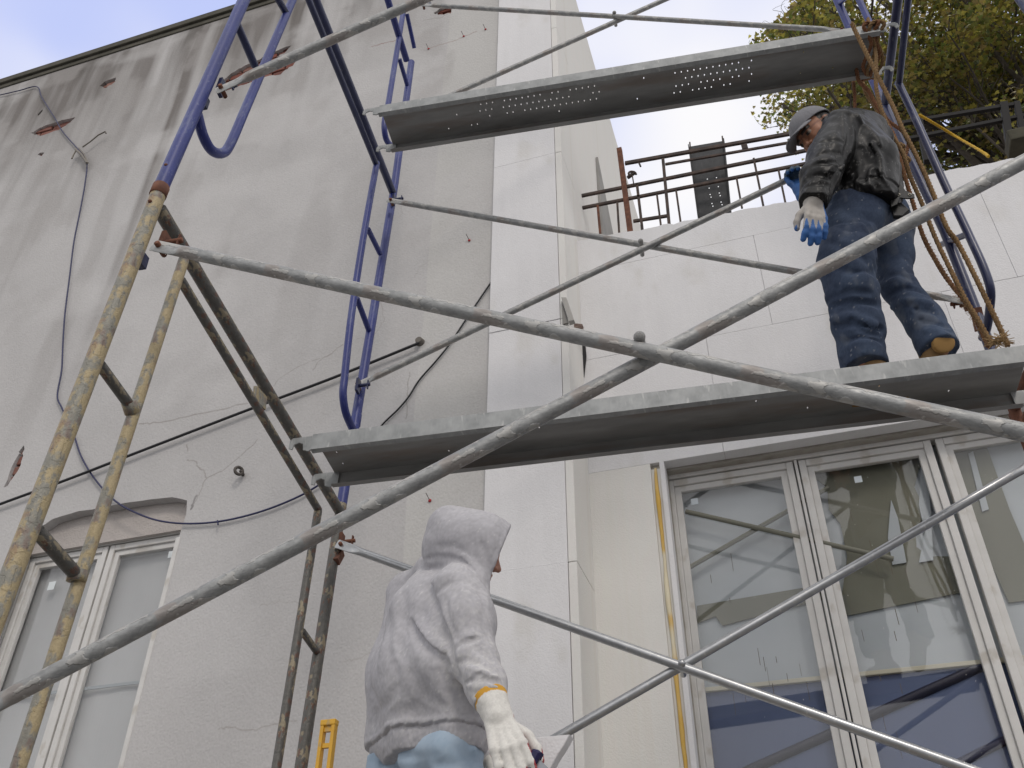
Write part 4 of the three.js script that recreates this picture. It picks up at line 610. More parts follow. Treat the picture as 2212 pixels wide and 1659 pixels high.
// naive surface nets over a box
function nets(f, lo, hi, c, color) {
  const nx = Math.ceil((hi.x - lo.x) / c) + 1, ny = Math.ceil((hi.y - lo.y) / c) + 1, nz = Math.ceil((hi.z - lo.z) / c) + 1, D = new Float32Array(nx * ny * nz), id = (i, j, k) => (k * ny + j) * nx + i, p = V(0, 0, 0);
  for (let K = 0; K < nz; K += 4) for (let J = 0; J < ny; J += 4) for (let I = 0; I < nx; I += 4) {
    p.set(lo.x + (I + 1.5) * c, lo.y + (J + 1.5) * c, lo.z + (K + 1.5) * c); const d0 = f(p), far = Math.abs(d0) > c * 4.2 + 0.02;
    for (let k = K; k < Math.min(K + 4, nz); k++) for (let j = J; j < Math.min(J + 4, ny); j++) for (let i = I; i < Math.min(I + 4, nx); i++) { if (far) D[id(i, j, k)] = d0; else { p.set(lo.x + i * c, lo.y + j * c, lo.z + k * c); D[id(i, j, k)] = f(p); } }
  }
  const vid = new Int32Array(nx * ny * nz).fill(-1), P = [], I3 = [], E = [[0, 1], [0, 2], [0, 4], [1, 3], [1, 5], [2, 3], [2, 6], [3, 7], [4, 5], [4, 6], [5, 7], [6, 7]];
  for (let k = 0; k < nz - 1; k++) for (let j = 0; j < ny - 1; j++) for (let i = 0; i < nx - 1; i++) {
    const v = []; let m = 0; for (let q = 0; q < 8; q++) { const d = D[id(i + (q & 1), j + ((q >> 1) & 1), k + (q >> 2))]; v.push(d); if (d < 0) m |= 1 << q; }
    if (m === 0 || m === 255) continue; let x = 0, y = 0, z = 0, n = 0;
    for (const [a, b] of E) if (((m >> a) & 1) !== ((m >> b) & 1)) { const t = v[a] / (v[a] - v[b]); x += (a & 1) + t * ((b & 1) - (a & 1)); y += ((a >> 1) & 1) + t * (((b >> 1) & 1) - ((a >> 1) & 1)); z += (a >> 2) + t * ((b >> 2) - (a >> 2)); n++; }
    vid[id(i, j, k)] = P.length / 3; P.push(lo.x + (i + x / n) * c, lo.y + (j + y / n) * c, lo.z + (k + z / n) * c);
  }
  const quad = (a, b, d, e, flip) => { if (a < 0 || b < 0 || d < 0 || e < 0) return; flip ? I3.push(a, d, b, a, e, d) : I3.push(a, b, d, a, d, e); };
  for (let k = 1; k < nz - 1; k++) for (let j = 1; j < ny - 1; j++) for (let i = 1; i < nx - 1; i++) {
    const s = D[id(i, j, k)] < 0;
    if (s !== D[id(i + 1, j, k)] < 0) quad(vid[id(i, j - 1, k - 1)], vid[id(i, j, k - 1)], vid[id(i, j, k)], vid[id(i, j - 1, k)], !s);
    if (s !== D[id(i, j + 1, k)] < 0) quad(vid[id(i - 1, j, k - 1)], vid[id(i, j, k - 1)], vid[id(i, j, k)], vid[id(i - 1, j, k)], s);
    if (s !== D[id(i, j, k + 1)] < 0) quad(vid[id(i - 1, j - 1, k)], vid[id(i, j - 1, k)], vid[id(i, j, k)], vid[id(i - 1, j, k)], !s);
  }
  const g = new THREE.BufferGeometry(); g.setAttribute('position', new THREE.Float32BufferAttribute(P, 3)); g.setIndex(I3); g.computeVertexNormals();
  const C = new Float32Array(P.length), nn = g.attributes.normal; for (let i = 0; i < P.length / 3; i++) { const q = color(V(P[3 * i], P[3 * i + 1], P[3 * i + 2]), V(nn.getX(i), nn.getY(i), nn.getZ(i))); C[3 * i] = q[0]; C[3 * i + 1] = q[1]; C[3 * i + 2] = q[2]; }
  g.setAttribute('color', new THREE.Float32BufferAttribute(C, 3)); return g;
}
function hit(f, x, y, z0) { const d = ray(x, y), L = d.length(); d.normalize(); let t = z0 * L; for (let i = 0; i < 90; i++) { const v = f(CAM.clone().addScaledVector(d, t)); if (v < 0.001) break; t += v * 0.8; if (t > 8) break; } return CAM.clone().addScaledVector(d, t); }
// creases and ridges pressed into a garment along lines seen on its surface: [x, y, x, y, ...], depth (+ valley, - ridge), width
function folds(f, list, z0) {
  const segs = [];
  for (const [l, amp, w] of list) { const pts = []; for (let i = 0; i < l.length; i += 2) { const p = hit(f, l[i], l[i + 1], z0); pts.push(p); } for (let i = 0; i + 1 < pts.length; i++) segs.push([pts[i], pts[i + 1], amp, w, i === 0 ? 0 : 1, i + 2 === pts.length ? 0 : 1]); }
  return (p) => { let s = 0; const seen = []; for (const [a, b, amp, w] of segs) { const mx = (a.x + b.x) / 2 - p.x, my = (a.y + b.y) / 2 - p.y, mz = (a.z + b.z) / 2 - p.z, r = a.distanceTo(b) / 2 + w * 2.4; if (mx * mx + my * my + mz * mz > r * r) continue; const d = cap(p, a, b, 0, 0) / w; const v = amp * Math.exp(-d * d); if (Math.abs(v) > Math.abs(s)) s = v; } return s; };
}
const ridge = (x, y, z) => 1 - Math.abs(2 * n3(x, y, z) - 1);
// a hand as capsules: wrist, finger direction, back of the hand, thumb side, curl at three joints
function hand(W, d, s, n, curls, r = 0.0115, thumbOut = 0.7, k = 1) {
  const out = []; s = s.clone().addScaledVector(d, -s.dot(d)).normalize(); n = n.clone().addScaledVector(d, -n.dot(d)).addScaledVector(s, -n.dot(s)).normalize();
  const lens = [[0.044, 0.026, 0.021], [0.048, 0.030, 0.022], [0.045, 0.028, 0.021], [0.036, 0.021, 0.019]];
  out.push([W.clone().addScaledVector(d, -0.05 * k), W.clone(), r * 2.6 * k, r * 2.4 * k]);
  for (let i = 0; i < 4; i++) {
    const K = W.clone().addScaledVector(d, (0.088 - [0.004, 0, 0.003, 0.012][i]) * k).addScaledVector(s, (0.031 - 0.0207 * i) * k); out.push([W.clone().addScaledVector(s, (0.018 - 0.012 * i) * k).addScaledVector(d, 0.008), K, r * 1.45 * k, r * 1.12 * k]);
    let a = 0, p = K; const fan = (1.5 - i) * 0.06; for (let j = 0; j < 3; j++) { a += curls[i][j]; const q = p.clone().addScaledVector(d, Math.cos(a) * lens[i][j] * k).addScaledVector(n, -Math.sin(a) * lens[i][j] * k).addScaledVector(s, fan * lens[i][j]); out.push([p, q, r * (1.06 - j * 0.05) * (i === 3 ? 0.9 : 1) * k, r * (1.01 - j * 0.07) * (i === 3 ? 0.9 : 1) * k]); p = q; }
  }
  const T0 = W.clone().addScaledVector(s, 0.022 * k).addScaledVector(d, 0.022 * k).addScaledVector(n, -0.008), T1 = T0.clone().addScaledVector(s, 0.036 * k * thumbOut).addScaledVector(d, 0.030 * k).addScaledVector(n, -0.016 * k), T2 = T1.clone().addScaledVector(d, 0.030 * k).addScaledVector(s, 0.010 * k).addScaledVector(n, -0.010 * k), T3 = T2.clone().addScaledVector(d, 0.024 * k).addScaledVector(s, -0.002).addScaledVector(n, -0.010 * k);
  out.push([T0, T1, r * 1.5 * k, r * 1.2 * k], [T1, T2, r * 1.15 * k, r * 1.02 * k], [T2, T3, r * 1.0 * k, r * 0.85 * k]);
  return out;
}
function headFrame(C, f, u) { f = f.clone().normalize(); u = u.clone().addScaledVector(f, -u.dot(f)).normalize(); const r = f.clone().cross(u); return { C, f, u, r, loc: (p) => { const q = p.clone().sub(C); return V(q.dot(r), q.dot(u), q.dot(f)); }, out: (x, y, z) => C.clone().addScaledVector(r, x).addScaledVector(u, y).addScaledVector(f, z) }; }
function headSDF(H, sc = 1) {
  const c = (q, a, b, ra, rb) => cap(q, V(...a), V(...b), ra, rb);
  return (p) => {
    const q = H.loc(p).multiplyScalar(1 / sc); let d = ell(q.x, q.y - 0.03, q.z + 0.01, 0.076, 0.096, 0.096);
    d = smin(d, ell(q.x, q.y + 0.045, q.z - 0.03, 0.058, 0.074, 0.058), 0.035); d = smin(d, c(q, [0, -0.06, -0.02], [0, -0.15, -0.045], 0.050, 0.046), 0.03);
    const x = Math.abs(q.x), m = V(x, q.y, q.z);
    d = smin(d, c(m, [0, 0.018, 0.088], [0.032, 0.02, 0.078], 0.010, 0.010), 0.012); d = smin(d, c(m, [0.03, -0.028, 0.072], [0.048, -0.022, 0.05], 0.016, 0.014), 0.02);
    d = Math.max(d, -(Math.hypot(x - 0.031, q.y + 0.001, q.z - 0.098) - 0.0145)); d = smin(d, Math.hypot(x - 0.031, q.y + 0.002, q.z - 0.0795) - 0.0125, 0.004);
    d = smin(d, c(m, [0, 0.006, 0.089], [0, -0.034, 0.110], 0.008, 0.0125), 0.010); d = smin(d, Math.hypot(x - 0.013, q.y + 0.038, q.z - 0.097) - 0.009, 0.008);
    d = smin(d, c(m, [0, -0.066, 0.090], [0.020, -0.069, 0.078], 0.0075, 0.005), 0.007); d = smin(d, c(m, [0, -0.081, 0.0875], [0.017, -0.079, 0.077], 0.008, 0.005), 0.007); d = smin(d, Math.hypot(q.x, q.y + 0.108, q.z - 0.072) - 0.02, 0.02);
    d = smin(d, ell(x - 0.078, q.y + 0.008, q.z + 0.008, 0.010, 0.032, 0.019), 0.008); return d * sc;
  };
}
const SKINMAT = std({ vertexColors: true, roughness: 0.55 }), CLOTH = std({ vertexColors: true, roughness: 0.95 });
function bodyGeo(parts) { const g = mergeGeometries(parts); return g; }
const bounds = (caps, pad) => { const lo = V(1e9, 1e9, 1e9), hi = V(-1e9, -1e9, -1e9); for (const c of caps) for (const [p, r] of [[c[0], c[2]], [c[1], c[3]]]) { lo.min(p.clone().addScalar(-r - pad)); hi.max(p.clone().addScalar(r + pad)); } return [lo, hi]; };
const speck = (p, cell, prob) => hash(Math.floor(p.x / cell), Math.floor(p.y / cell), Math.floor(p.z / cell)) < prob;

// ---------------------------------------------------------------- the man in the grey hood, below
{
  const P = (x, y, z) => at(x, y, z), Z = -2.55;
  const fwd = V(0.77, 0, -0.64);
  const shL = P(884, 1285, -2.66), shR = P(992, 1275, -2.40), nb = P(955, 1240, -2.54), midL = P(872, 1450, -2.66), midR = P(975, 1440, -2.42), hipL = P(848, 1592, -2.66), hipR = P(1002, 1594, -2.44), cT = P(935, 1330, -2.5), cM = P(925, 1460, -2.5), cH = P(925, 1596, -2.52);
  const f1 = fwd.clone().multiplyScalar(0.07), F = (p) => p.clone().add(f1);
  const el = P(1026, 1428, -2.33), wr = P(1064, 1522, -2.275);
  const lel = P(960, 1480, -2.86).add(V(0.1, 0, 0)), lwr = P(1060, 1640, -2.62);
  const torso = [...chain([P(930, 1234, -2.57), 0.055], [shL, 0.064]), ...chain([P(890, 1330, -2.62), 0.07], [P(885, 1470, -2.6), 0.105], [P(884, 1600, -2.59), 0.098]), ...chain([shL, 0.062], [midL, 0.098], [hipL, 0.088]), ...chain([shR, 0.082], [midR, 0.10], [hipR, 0.078]), ...chain([nb, 0.075], [cT, 0.12], [cM, 0.135], [cH, 0.12]), ...chain([F(cT), 0.10], [F(cM), 0.115], [F(cH), 0.10])];
  const arm = chain([P(996, 1283, -2.38), 0.082], [P(1010, 1345, -2.35), 0.078], [el, 0.066], [P(1046, 1478, -2.30), 0.057], [wr, 0.046]);
  const larm = chain([shL, 0.075], [lel, 0.065], [lwr, 0.05]);
  // head and hood
  const r0 = P(1098, 1150, -2.5), r1 = P(1050, 1268, -2.5), view = r0.clone().add(r1).multiplyScalar(0.5).sub(CAM).normalize(), rim = r1.clone().sub(r0).normalize();
  let n = view.clone().cross(rim).normalize(); if (n.x < 0) n.negate();
  const hf = n.clone().addScaledVector(view, 0.22).normalize(), hu = rim.clone().negate();
  const nose = P(1081, 1233, -2.49); const H = headFrame(nose.clone().addScaledVector(hf, -0.098).addScaledVector(hu, 0.028), hf, hu);
  const head = headSDF(H, 0.8), HZ = H.C.z;
  const hoodCaps = [[P(990, 1170, HZ - 0.01), P(1056, 1200, HZ - 0.01), 0.092, 0.084], [P(966, 1140, HZ - 0.01), P(1066, 1166, HZ), 0.052, 0.050], [P(968, 1146, HZ - 0.01), P(958, 1206, HZ - 0.03), 0.054, 0.052], [P(962, 1198, HZ - 0.02), P(1030, 1248, HZ + 0.02), 0.058, 0.040]];
  const hoodIn = [[H.out(0, 0.012, 0.02), H.out(0, 0.0, 0.22), 0.072, 0.080], [H.out(0, -0.045, 0.06), H.out(0, -0.055, 0.2), 0.046, 0.058]];
  hoodCaps.push([H.out(0, 0.018, -0.012), H.out(0, 0.0, 0.14), 0.088, 0.092], [H.out(0, -0.05, 0.03), H.out(0, -0.06, 0.12), 0.070, 0.074]);
  const hoodB = blend(hoodCaps, 0.06), hoodI = blend(hoodIn, 0.03), torsoB = blend(torso, 0.07), armB = blend(arm, 0.03), larmB = blend(larm, 0.03);
  const rimAt = (p) => p.clone().sub(r0).dot(n);
  const hemN = V(-0.10, -1, 0.02).normalize(), hemP = P(940, 1606, -2.38), armD = wr.clone().sub(el).normalize(), cuffP = P(1062, 1514, -2.28);
  const base = (p) => { const h = Math.max(hoodB(p), rimAt(p)); let d = smin(torsoB(p), Math.min(h, 9), 0.012); d = smin(d, armB(p), 0.025); return smin(d, larmB(p), 0.02); };
  const FO = folds(base, [
    [[922, 1262, 936, 1300, 952, 1350, 972, 1410, 984, 1462, 1000, 1500], 0.016, 0.015], [[905, 1212, 935, 1204, 962, 1203, 1000, 1212, 1028, 1240, 1050, 1266], 0.007, 0.009],
    [[868, 1282, 868, 1330, 876, 1380], 0.010, 0.016], [[884, 1350, 905, 1380, 935, 1412, 965, 1440], 0.012, 0.018], [[905, 1350, 930, 1385, 955, 1400], -0.008, 0.018], [[862, 1380, 880, 1440, 915, 1500, 950, 1530], 0.009, 0.024], [[840, 1330, 838, 1390, 850, 1450], 0.007, 0.022], [[898, 1300, 900, 1340, 915, 1370], -0.007, 0.02],
    [[805, 1545, 835, 1520, 850, 1490], 0.007, 0.016], [[800, 1490, 812, 1525, 805, 1560], 0.008, 0.016], [[842, 1545, 860, 1540, 900, 1535, 960, 1545], 0.008, 0.02], [[955, 1450, 980, 1500, 1000, 1545], 0.010, 0.022],
    [[970, 1412, 992, 1390, 1030, 1380], 0.010, 0.009], [[1030, 1398, 1052, 1412, 1072, 1432], 0.009, 0.009], [[976, 1440, 1000, 1424, 1040, 1432, 1066, 1450], 0.011, 0.009], [[984, 1462, 1012, 1470, 1036, 1456], 0.009, 0.008], [[990, 1482, 1030, 1466, 1076, 1474], 0.010, 0.008], [[1008, 1440, 1040, 1450, 1078, 1462], -0.005, 0.008], [[1020, 1500, 1046, 1488, 1086, 1492], 0.008, 0.007], [[1042, 1470, 1055, 1490, 1066, 1508], 0.008, 0.008],
    [[962, 1300, 968, 1340, 985, 1380], 0.006, 0.012], [[1000, 1270, 1018, 1330, 1022, 1370], -0.005, 0.016], [[1035, 1270, 1048, 1330, 1056, 1380], 0.007, 0.012], [[930, 1258, 960, 1244, 1000, 1246], -0.006, 0.016], [[928, 1300, 955, 1270, 970, 1262], 0.006, 0.010],
    [[945, 1180, 975, 1178, 1000, 1190], 0.006, 0.012], [[1010, 1130, 1020, 1165, 1015, 1195], 0.004, 0.014], [[1040, 1175, 1052, 1205, 1062, 1235], 0.005, 0.010], [[1085, 1152, 1062, 1208, 1040, 1258], 0.003, 0.004], [[1000, 1200, 1030, 1225, 1045, 1245], -0.005, 0.010],
  ], 1.9);
  const hoodie = (p) => {
    const hd = hoodB(p); let h = Math.max(hd, rimAt(p)), t = torsoB(p); let d = smin(t, h, 0.012); d = smin(d, armB(p), 0.022); d = smin(d, larmB(p), 0.02);
    const hem = p.clone().sub(hemP).dot(hemN);
    if (Math.abs(d) < 0.06) { d += 0.95 * FO(p); const wq = 0.12 * n3(p.x * 6, p.y * 6, p.z * 6 + 9); d += 0.010 * (ridge(p.x * 5, p.y * 3, p.z * 5 + 2) - 0.55) + 0.008 * (ridge((p.x + wq) * 11, (p.y + wq) * 6, (p.z - wq) * 11) - 0.55) + 0.004 * (n3(p.x * 17, p.y * 13, p.z * 17) - 0.5) + 0.0022 * (n3(p.x * 55, p.y * 55, p.z * 55) - 0.5); if (hem > -0.075 && armB(p) > 0.02) { d += 0.006 * Math.exp(-(((hem + 0.058) / 0.007) ** 2)) + (hem > -0.056 ? 0.004 + 0.0012 * Math.sin(Math.atan2(p.z + 2.55, p.x + 1.12) * 160) : -0.008 * step(-0.075, -0.058, hem)); } }
    d = Math.max(d, -Math.max(hoodI(p), -rimAt(p) - 0.10)); d = Math.max(d, hem - 0.0); d = Math.max(d, -Math.max(hem + 0.05, t + 0.05));
    const a = p.clone().sub(cuffP).dot(armD); if (armB(p) < 0.06 && a > 0) d = Math.max(d, a); return d;
  };
  const base3 = P(925, 1600, Z); base3.y = 1.47;
  const t = thing('person', 'person in a grey hooded sweatshirt and white work gloves bending over a foam board', 'person', base3);
  // the body under the clothes
  const kL = V(hipL.x + 0.06, 1.92, hipL.z + 0.0), kR = V(hipR.x + 0.05, 1.92, hipR.z - 0.02), aL = V(hipL.x + 0.02, 1.55, hipL.z), aR = V(hipR.x - 0.02, 1.55, hipR.z - 0.02);
  const legs = [...chain([hipL.clone().add(V(0.005, -0.06, 0)), 0.083], [kL, 0.085], [aL, 0.07]), ...chain([hipR.clone().add(V(-0.01, -0.06, 0)), 0.070], [kR, 0.085], [aR, 0.07]), [hipL.clone().add(V(0.03, -0.03, 0)), hipR.clone().add(V(-0.03, -0.03, 0)), 0.078, 0.078], [F(cH).add(V(0, -0.07, 0)), cH.clone().add(V(0, -0.07, 0)), 0.072, 0.086]];
  const shrink = (l, k) => l.map(([a, b, ra, rb]) => [a, b, Math.max(ra - k, 0.012), Math.max(rb - k, 0.012)]);
  const W = P(1078, 1556, -2.265), K = P(1108, 1640, -2.225), d = K.clone().sub(W).normalize(), s = V(0.93, 0.2, -0.22), nn = V(-0.15, 0.35, 0.92);
  const hr = hand(W, d, s, nn, [[0.4, 0.6, 0.4], [0.42, 0.6, 0.4], [0.42, 0.6, 0.4], [0.4, 0.6, 0.4]], 0.0116, 0.8, 1.1);
  const LW = lwr.clone(), hl = hand(LW, V(0.5, -0.75, 0.1).normalize(), V(0.3, 0.3, 0.9), V(-0.5, 0.4, -0.6), [[0.7, 0.8, 0.5], [0.7, 0.8, 0.5], [0.7, 0.8, 0.5], [0.7, 0.8, 0.5]], 0.012);
  const under = [...shrink([...torso, ...legs], 0.05), ...shrink([...arm, ...larm], 0.03), [nb, H.out(0, -0.12, -0.04), 0.035, 0.035]];
  const handsIn = [hr, hl].map((l) => { const q = l.map(([a, b, ra, rb]) => [a, a.clone().lerp(b, 0.72), ra * 0.6, rb * 0.6]), b = bounds(q, 0.01); return nets(blend(q, 0.003), b[0], b[1], 0.004, () => [0.40, 0.205, 0.145]); });
  const skin = (p, nrm) => { const q = H.loc(p), k = 0.9 + 0.2 * n3(p.x * 90, p.y * 90, p.z * 90); let c = [0.40, 0.205, 0.145]; if (q.y < -0.058 && q.y > -0.092 && q.z > 0.07 && Math.abs(q.x) < 0.026) c = [0.36, 0.14, 0.115]; return [c[0] * k, c[1] * k, c[2] * k]; };
  const ub = bounds(under, 0.02);
  part('body', bodyGeo([...handsIn, nets(blend(under, 0.015), ub[0], ub[1], 0.014, skin), nets(head, H.C.clone().addScalar(-0.2), H.C.clone().addScalar(0.2), 0.0035, skin)]), SKINMAT, t);
  const dust = (p, nrm) => clamp(0.35 * nrm.y + 0.25);
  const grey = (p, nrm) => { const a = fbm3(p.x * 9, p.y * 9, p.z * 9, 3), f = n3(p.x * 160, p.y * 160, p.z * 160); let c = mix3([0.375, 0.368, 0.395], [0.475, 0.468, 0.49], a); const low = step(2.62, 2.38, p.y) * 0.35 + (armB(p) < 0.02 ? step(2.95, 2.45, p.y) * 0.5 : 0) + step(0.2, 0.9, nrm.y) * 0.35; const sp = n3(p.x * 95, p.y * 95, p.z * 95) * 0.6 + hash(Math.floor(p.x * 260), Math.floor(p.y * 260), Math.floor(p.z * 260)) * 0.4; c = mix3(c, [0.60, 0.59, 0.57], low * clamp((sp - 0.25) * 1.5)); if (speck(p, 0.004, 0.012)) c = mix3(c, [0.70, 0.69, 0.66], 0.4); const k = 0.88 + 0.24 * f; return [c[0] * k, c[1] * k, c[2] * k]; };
  const hb = bounds([...torso, ...arm, ...larm, ...hoodCaps], 0.03);
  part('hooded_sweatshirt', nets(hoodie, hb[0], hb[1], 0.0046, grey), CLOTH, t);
  const JF = folds(blend(legs, 0.05), [[[780, 1640, 830, 1650, 860, 1672], 0.010, 0.014], [[860, 1620, 900, 1640, 940, 1636], 0.008, 0.014], [[985, 1615, 1000, 1640, 1005, 1670], 0.010, 0.012], [[1030, 1620, 1040, 1650, 1036, 1680], -0.008, 0.014], [[900, 1655, 960, 1650, 1000, 1660], 0.007, 0.014]], 1.9);
  const jb = bounds(legs, 0.02), jB = blend(legs, 0.03), jeans = (p) => { let q = jB(p); if (Math.abs(q) < 0.05) q += 1.3 * JF(p) + 0.014 * (ridge(p.x * 7, p.y * 9, p.z * 7) - 0.5) + 0.008 * (ridge(p.x * 17, p.y * 12, p.z * 17) - 0.5) + 0.003 * (n3(p.x * 30, p.y * 30, p.z * 30) - 0.5); q = Math.max(q, -(p.clone().sub(hemP).dot(hemN) + 0.035)); return q; };
  part('jeans', nets(jeans, jb[0], jb[1], 0.006, (p, m) => { const a = fbm3(p.x * 14, p.y * 14, p.z * 14, 3), f = n3(p.x * 150, p.y * 150, p.z * 150); return mix3([0.26, 0.36, 0.47], [0.44, 0.53, 0.62], clamp(a * 0.9 + f * 0.25)); }), CLOTH, t, 'pale blue jeans');
  const glove = (caps, pd, cuff) => { const B = blend(caps, 0.0045), A = blend(cuff, 0.012); return (p) => { let q = smin(B(p), A(p), 0.014); q += 0.0018 * (n3(p.x * 120, p.y * 120, p.z * 120) - 0.5) + 0.003 * (n3(p.x * 40, p.y * 40, p.z * 40) - 0.5); return q; }; };
  const cuff = [[cuffP.clone().addScaledVector(armD, -0.015), W.clone().addScaledVector(d, -0.012), 0.046, 0.036]];
  const gf = (p) => { let q = glove(hr, d, cuff)(p); return Math.max(q, -(p.clone().sub(cuffP).dot(armD) + 0.012)); };
  const nrmPalm = nn.clone().addScaledVector(d, -nn.dot(d)).normalize();
  const gb = bounds([...hr, ...cuff], 0.012), handPos = (p) => p.clone().sub(W);
  part('work_glove', nets(gf, gb[0], gb[1], 0.0032, (p, m) => { const along = p.clone().sub(W).dot(d), f = hash(Math.floor(p.x * 300), Math.floor(p.y * 300), Math.floor(p.z * 300)); const dors = m.dot(nrmPalm); let c = mix3([0.60, 0.585, 0.55], [0.76, 0.745, 0.70], f * 0.6 + 0.4 * n3(p.x * 60, p.y * 60, p.z * 60)); const side = m.dot(s); const red = along > 0.0 && (dors < -0.05 || (along > 0.02 && dors < 0.35 && side < -0.6) || (along > 0.10 && dors < 0.3)); if (red) c = mix3([0.36, 0.02, 0.03], [0.70, 0.45, 0.42], clamp(f * 1.3 - 0.75)); const edge = p.clone().sub(cuffP).dot(armD); if (along < -0.01 && edge < 0.006) c = [0.62, 0.33, 0.045]; return c; }), CLOTH, t, 'dusty white glove with red palm');
  const g2b = bounds(hl, 0.012); part('work_glove', nets(glove(hl, d, [[lwr, LW, 0.04, 0.034]]), g2b[0], g2b[1], 0.005, () => [0.66, 0.65, 0.61]), CLOTH, t);
  const boots = [...chain([V(aL.x - 0.04, 1.515, aL.z + 0.03), 0.045], [V(aL.x + 0.13, 1.508, aL.z - 0.08), 0.038]), [aL, V(aL.x, 1.53, aL.z), 0.06, 0.05], ...chain([V(aR.x - 0.04, 1.515, aR.z + 0.03), 0.045], [V(aR.x + 0.13, 1.508, aR.z - 0.08), 0.038]), [aR, V(aR.x, 1.53, aR.z), 0.06, 0.05]];
  const bb = bounds(boots, 0.01); part('boot', nets((p) => Math.max(blend(boots, 0.03)(p), 1.472 - p.y), bb[0], bb[1], 0.008, () => [0.12, 0.08, 0.05]), CLOTH, t);
  // the board he stands on, the saw in his hand, the foam piece he cuts, the level by the leg
  const pl = thing('timber_board', 'timber board lying across the scaffold under the hooded person', 'board', V(-0.4, 1.45, -2.5)); part('board', box(-1.75, 1.1, 1.43, 1.47, -2.68, -2.36, 0.004), std({ color: 0x8b7350, roughness: 0.9 }), pl); part('ledger', [bar(V(-1.62, 1.41, -1.3), V(-1.66, 1.41, -2.95), 0.04, 0.04, V(0, 1, 0))], GOLD, pl); part('ledger', [bar(V(1.06, 1.41, -1.6), V(0.98, 1.41, -3.2), 0.04, 0.04, V(0, 1, 0))], GOLD, pl);
  const sw = thing('hand_saw', 'hand saw with a dark purple grip in the gloved hand', 'saw', P(1120, 1660, -2.25));
  const pts = [[1066, 1668], [1078, 1658], [1095, 1650], [1120, 1640], [1146, 1628], [1153, 1619], [1164, 1621], [1172, 1627], [1166, 1638], [1158, 1652], [1150, 1675], [1140, 1700], [1100, 1715], [1072, 1700]].map(([x, y]) => P(x, y, -2.255));
  part('grip', slab(pts, -2.243, 0.03, [[[1095, 1672], [1128, 1660], [1140, 1672], [1125, 1692], [1100, 1695]].map(([x, y]) => P(x, y, -2.255))], 0.006), plain(0x1d1746, 0.45), sw);
  part('blade', slab([P(1140, 1665, -2.26), P(1165, 1640, -2.26), P(1330, 1800, -2.26), P(1310, 1830, -2.26), P(1130, 1710, -2.26)], -2.2565, 0.0015), std({ color: 0x9a9ca0, metalness: 0.9, roughness: 0.35 }), sw);
  const fb = thing('foam_piece', 'white triangular foam piece sticking out beside the gloved hand', 'foam board', P(1180, 1640, -2.4));
  part('board', slab([P(1137, 1599, -2.4), P(1234, 1590, -2.4), P(1222, 1612, -2.4), P(1204, 1640, -2.4), P(1180, 1685, -2.4), P(1120, 1760, -2.4), P(1040, 1740, -2.4)], -2.385, 0.04, [], 0.002), FOAM, fb);
  const lv = thing('spirit_level', 'yellow spirit level standing on end beside the dark scaffold leg', 'spirit level', P(690, 1659, -2.72)); const z = -2.72, Q = (x, y) => P(x, y, z);
  const YEL = std({ map: tex(128, 128, (u, v) => { const a = fbm(u * 6, v * 6, 4, 6, 6, 3), s2 = step(0.66, 0.74, fbm(u * 12, v * 12, 4, 12, 12, 9)); return mix3(mix3([0.62, 0.33, 0.025], [0.74, 0.43, 0.04], a), [0.40, 0.30, 0.16], s2 * 0.6); }, { rep: [4, 4] }), roughness: 0.45 });
  const tl = Q(693, 1557), tr = Q(724, 1558), yb = 1.5, w = tr.x - tl.x, x0 = tl.x, x1 = tr.x, yt = tl.y, rw = w * 0.24;
  part('rail', box(x0, x0 + rw, yb, yt, z - 0.024, z, 0.002), YEL, lv); part('rail', box(x1 - rw, x1, yb, yt, z - 0.024, z, 0.002), YEL, lv); part('end_cap', box(x0 - 0.001, x1 + 0.001, yt - 0.016, yt + 0.003, z - 0.026, z + 0.002, 0.003), YEL, lv);
  part('web', [box(x0 + rw, x1 - rw, yt - 0.034, yt - 0.016, z - 0.018, z - 0.006)], YEL, lv); part('web', [box(x0 + rw, x1 - rw, yt - 0.085, yt - 0.070, z - 0.018, z - 0.006, 0.001)], YEL, lv); part('web', [box(x0 + rw, x1 - rw, yb, yb + 0.2, z - 0.018, z - 0.006)], YEL, lv);
}

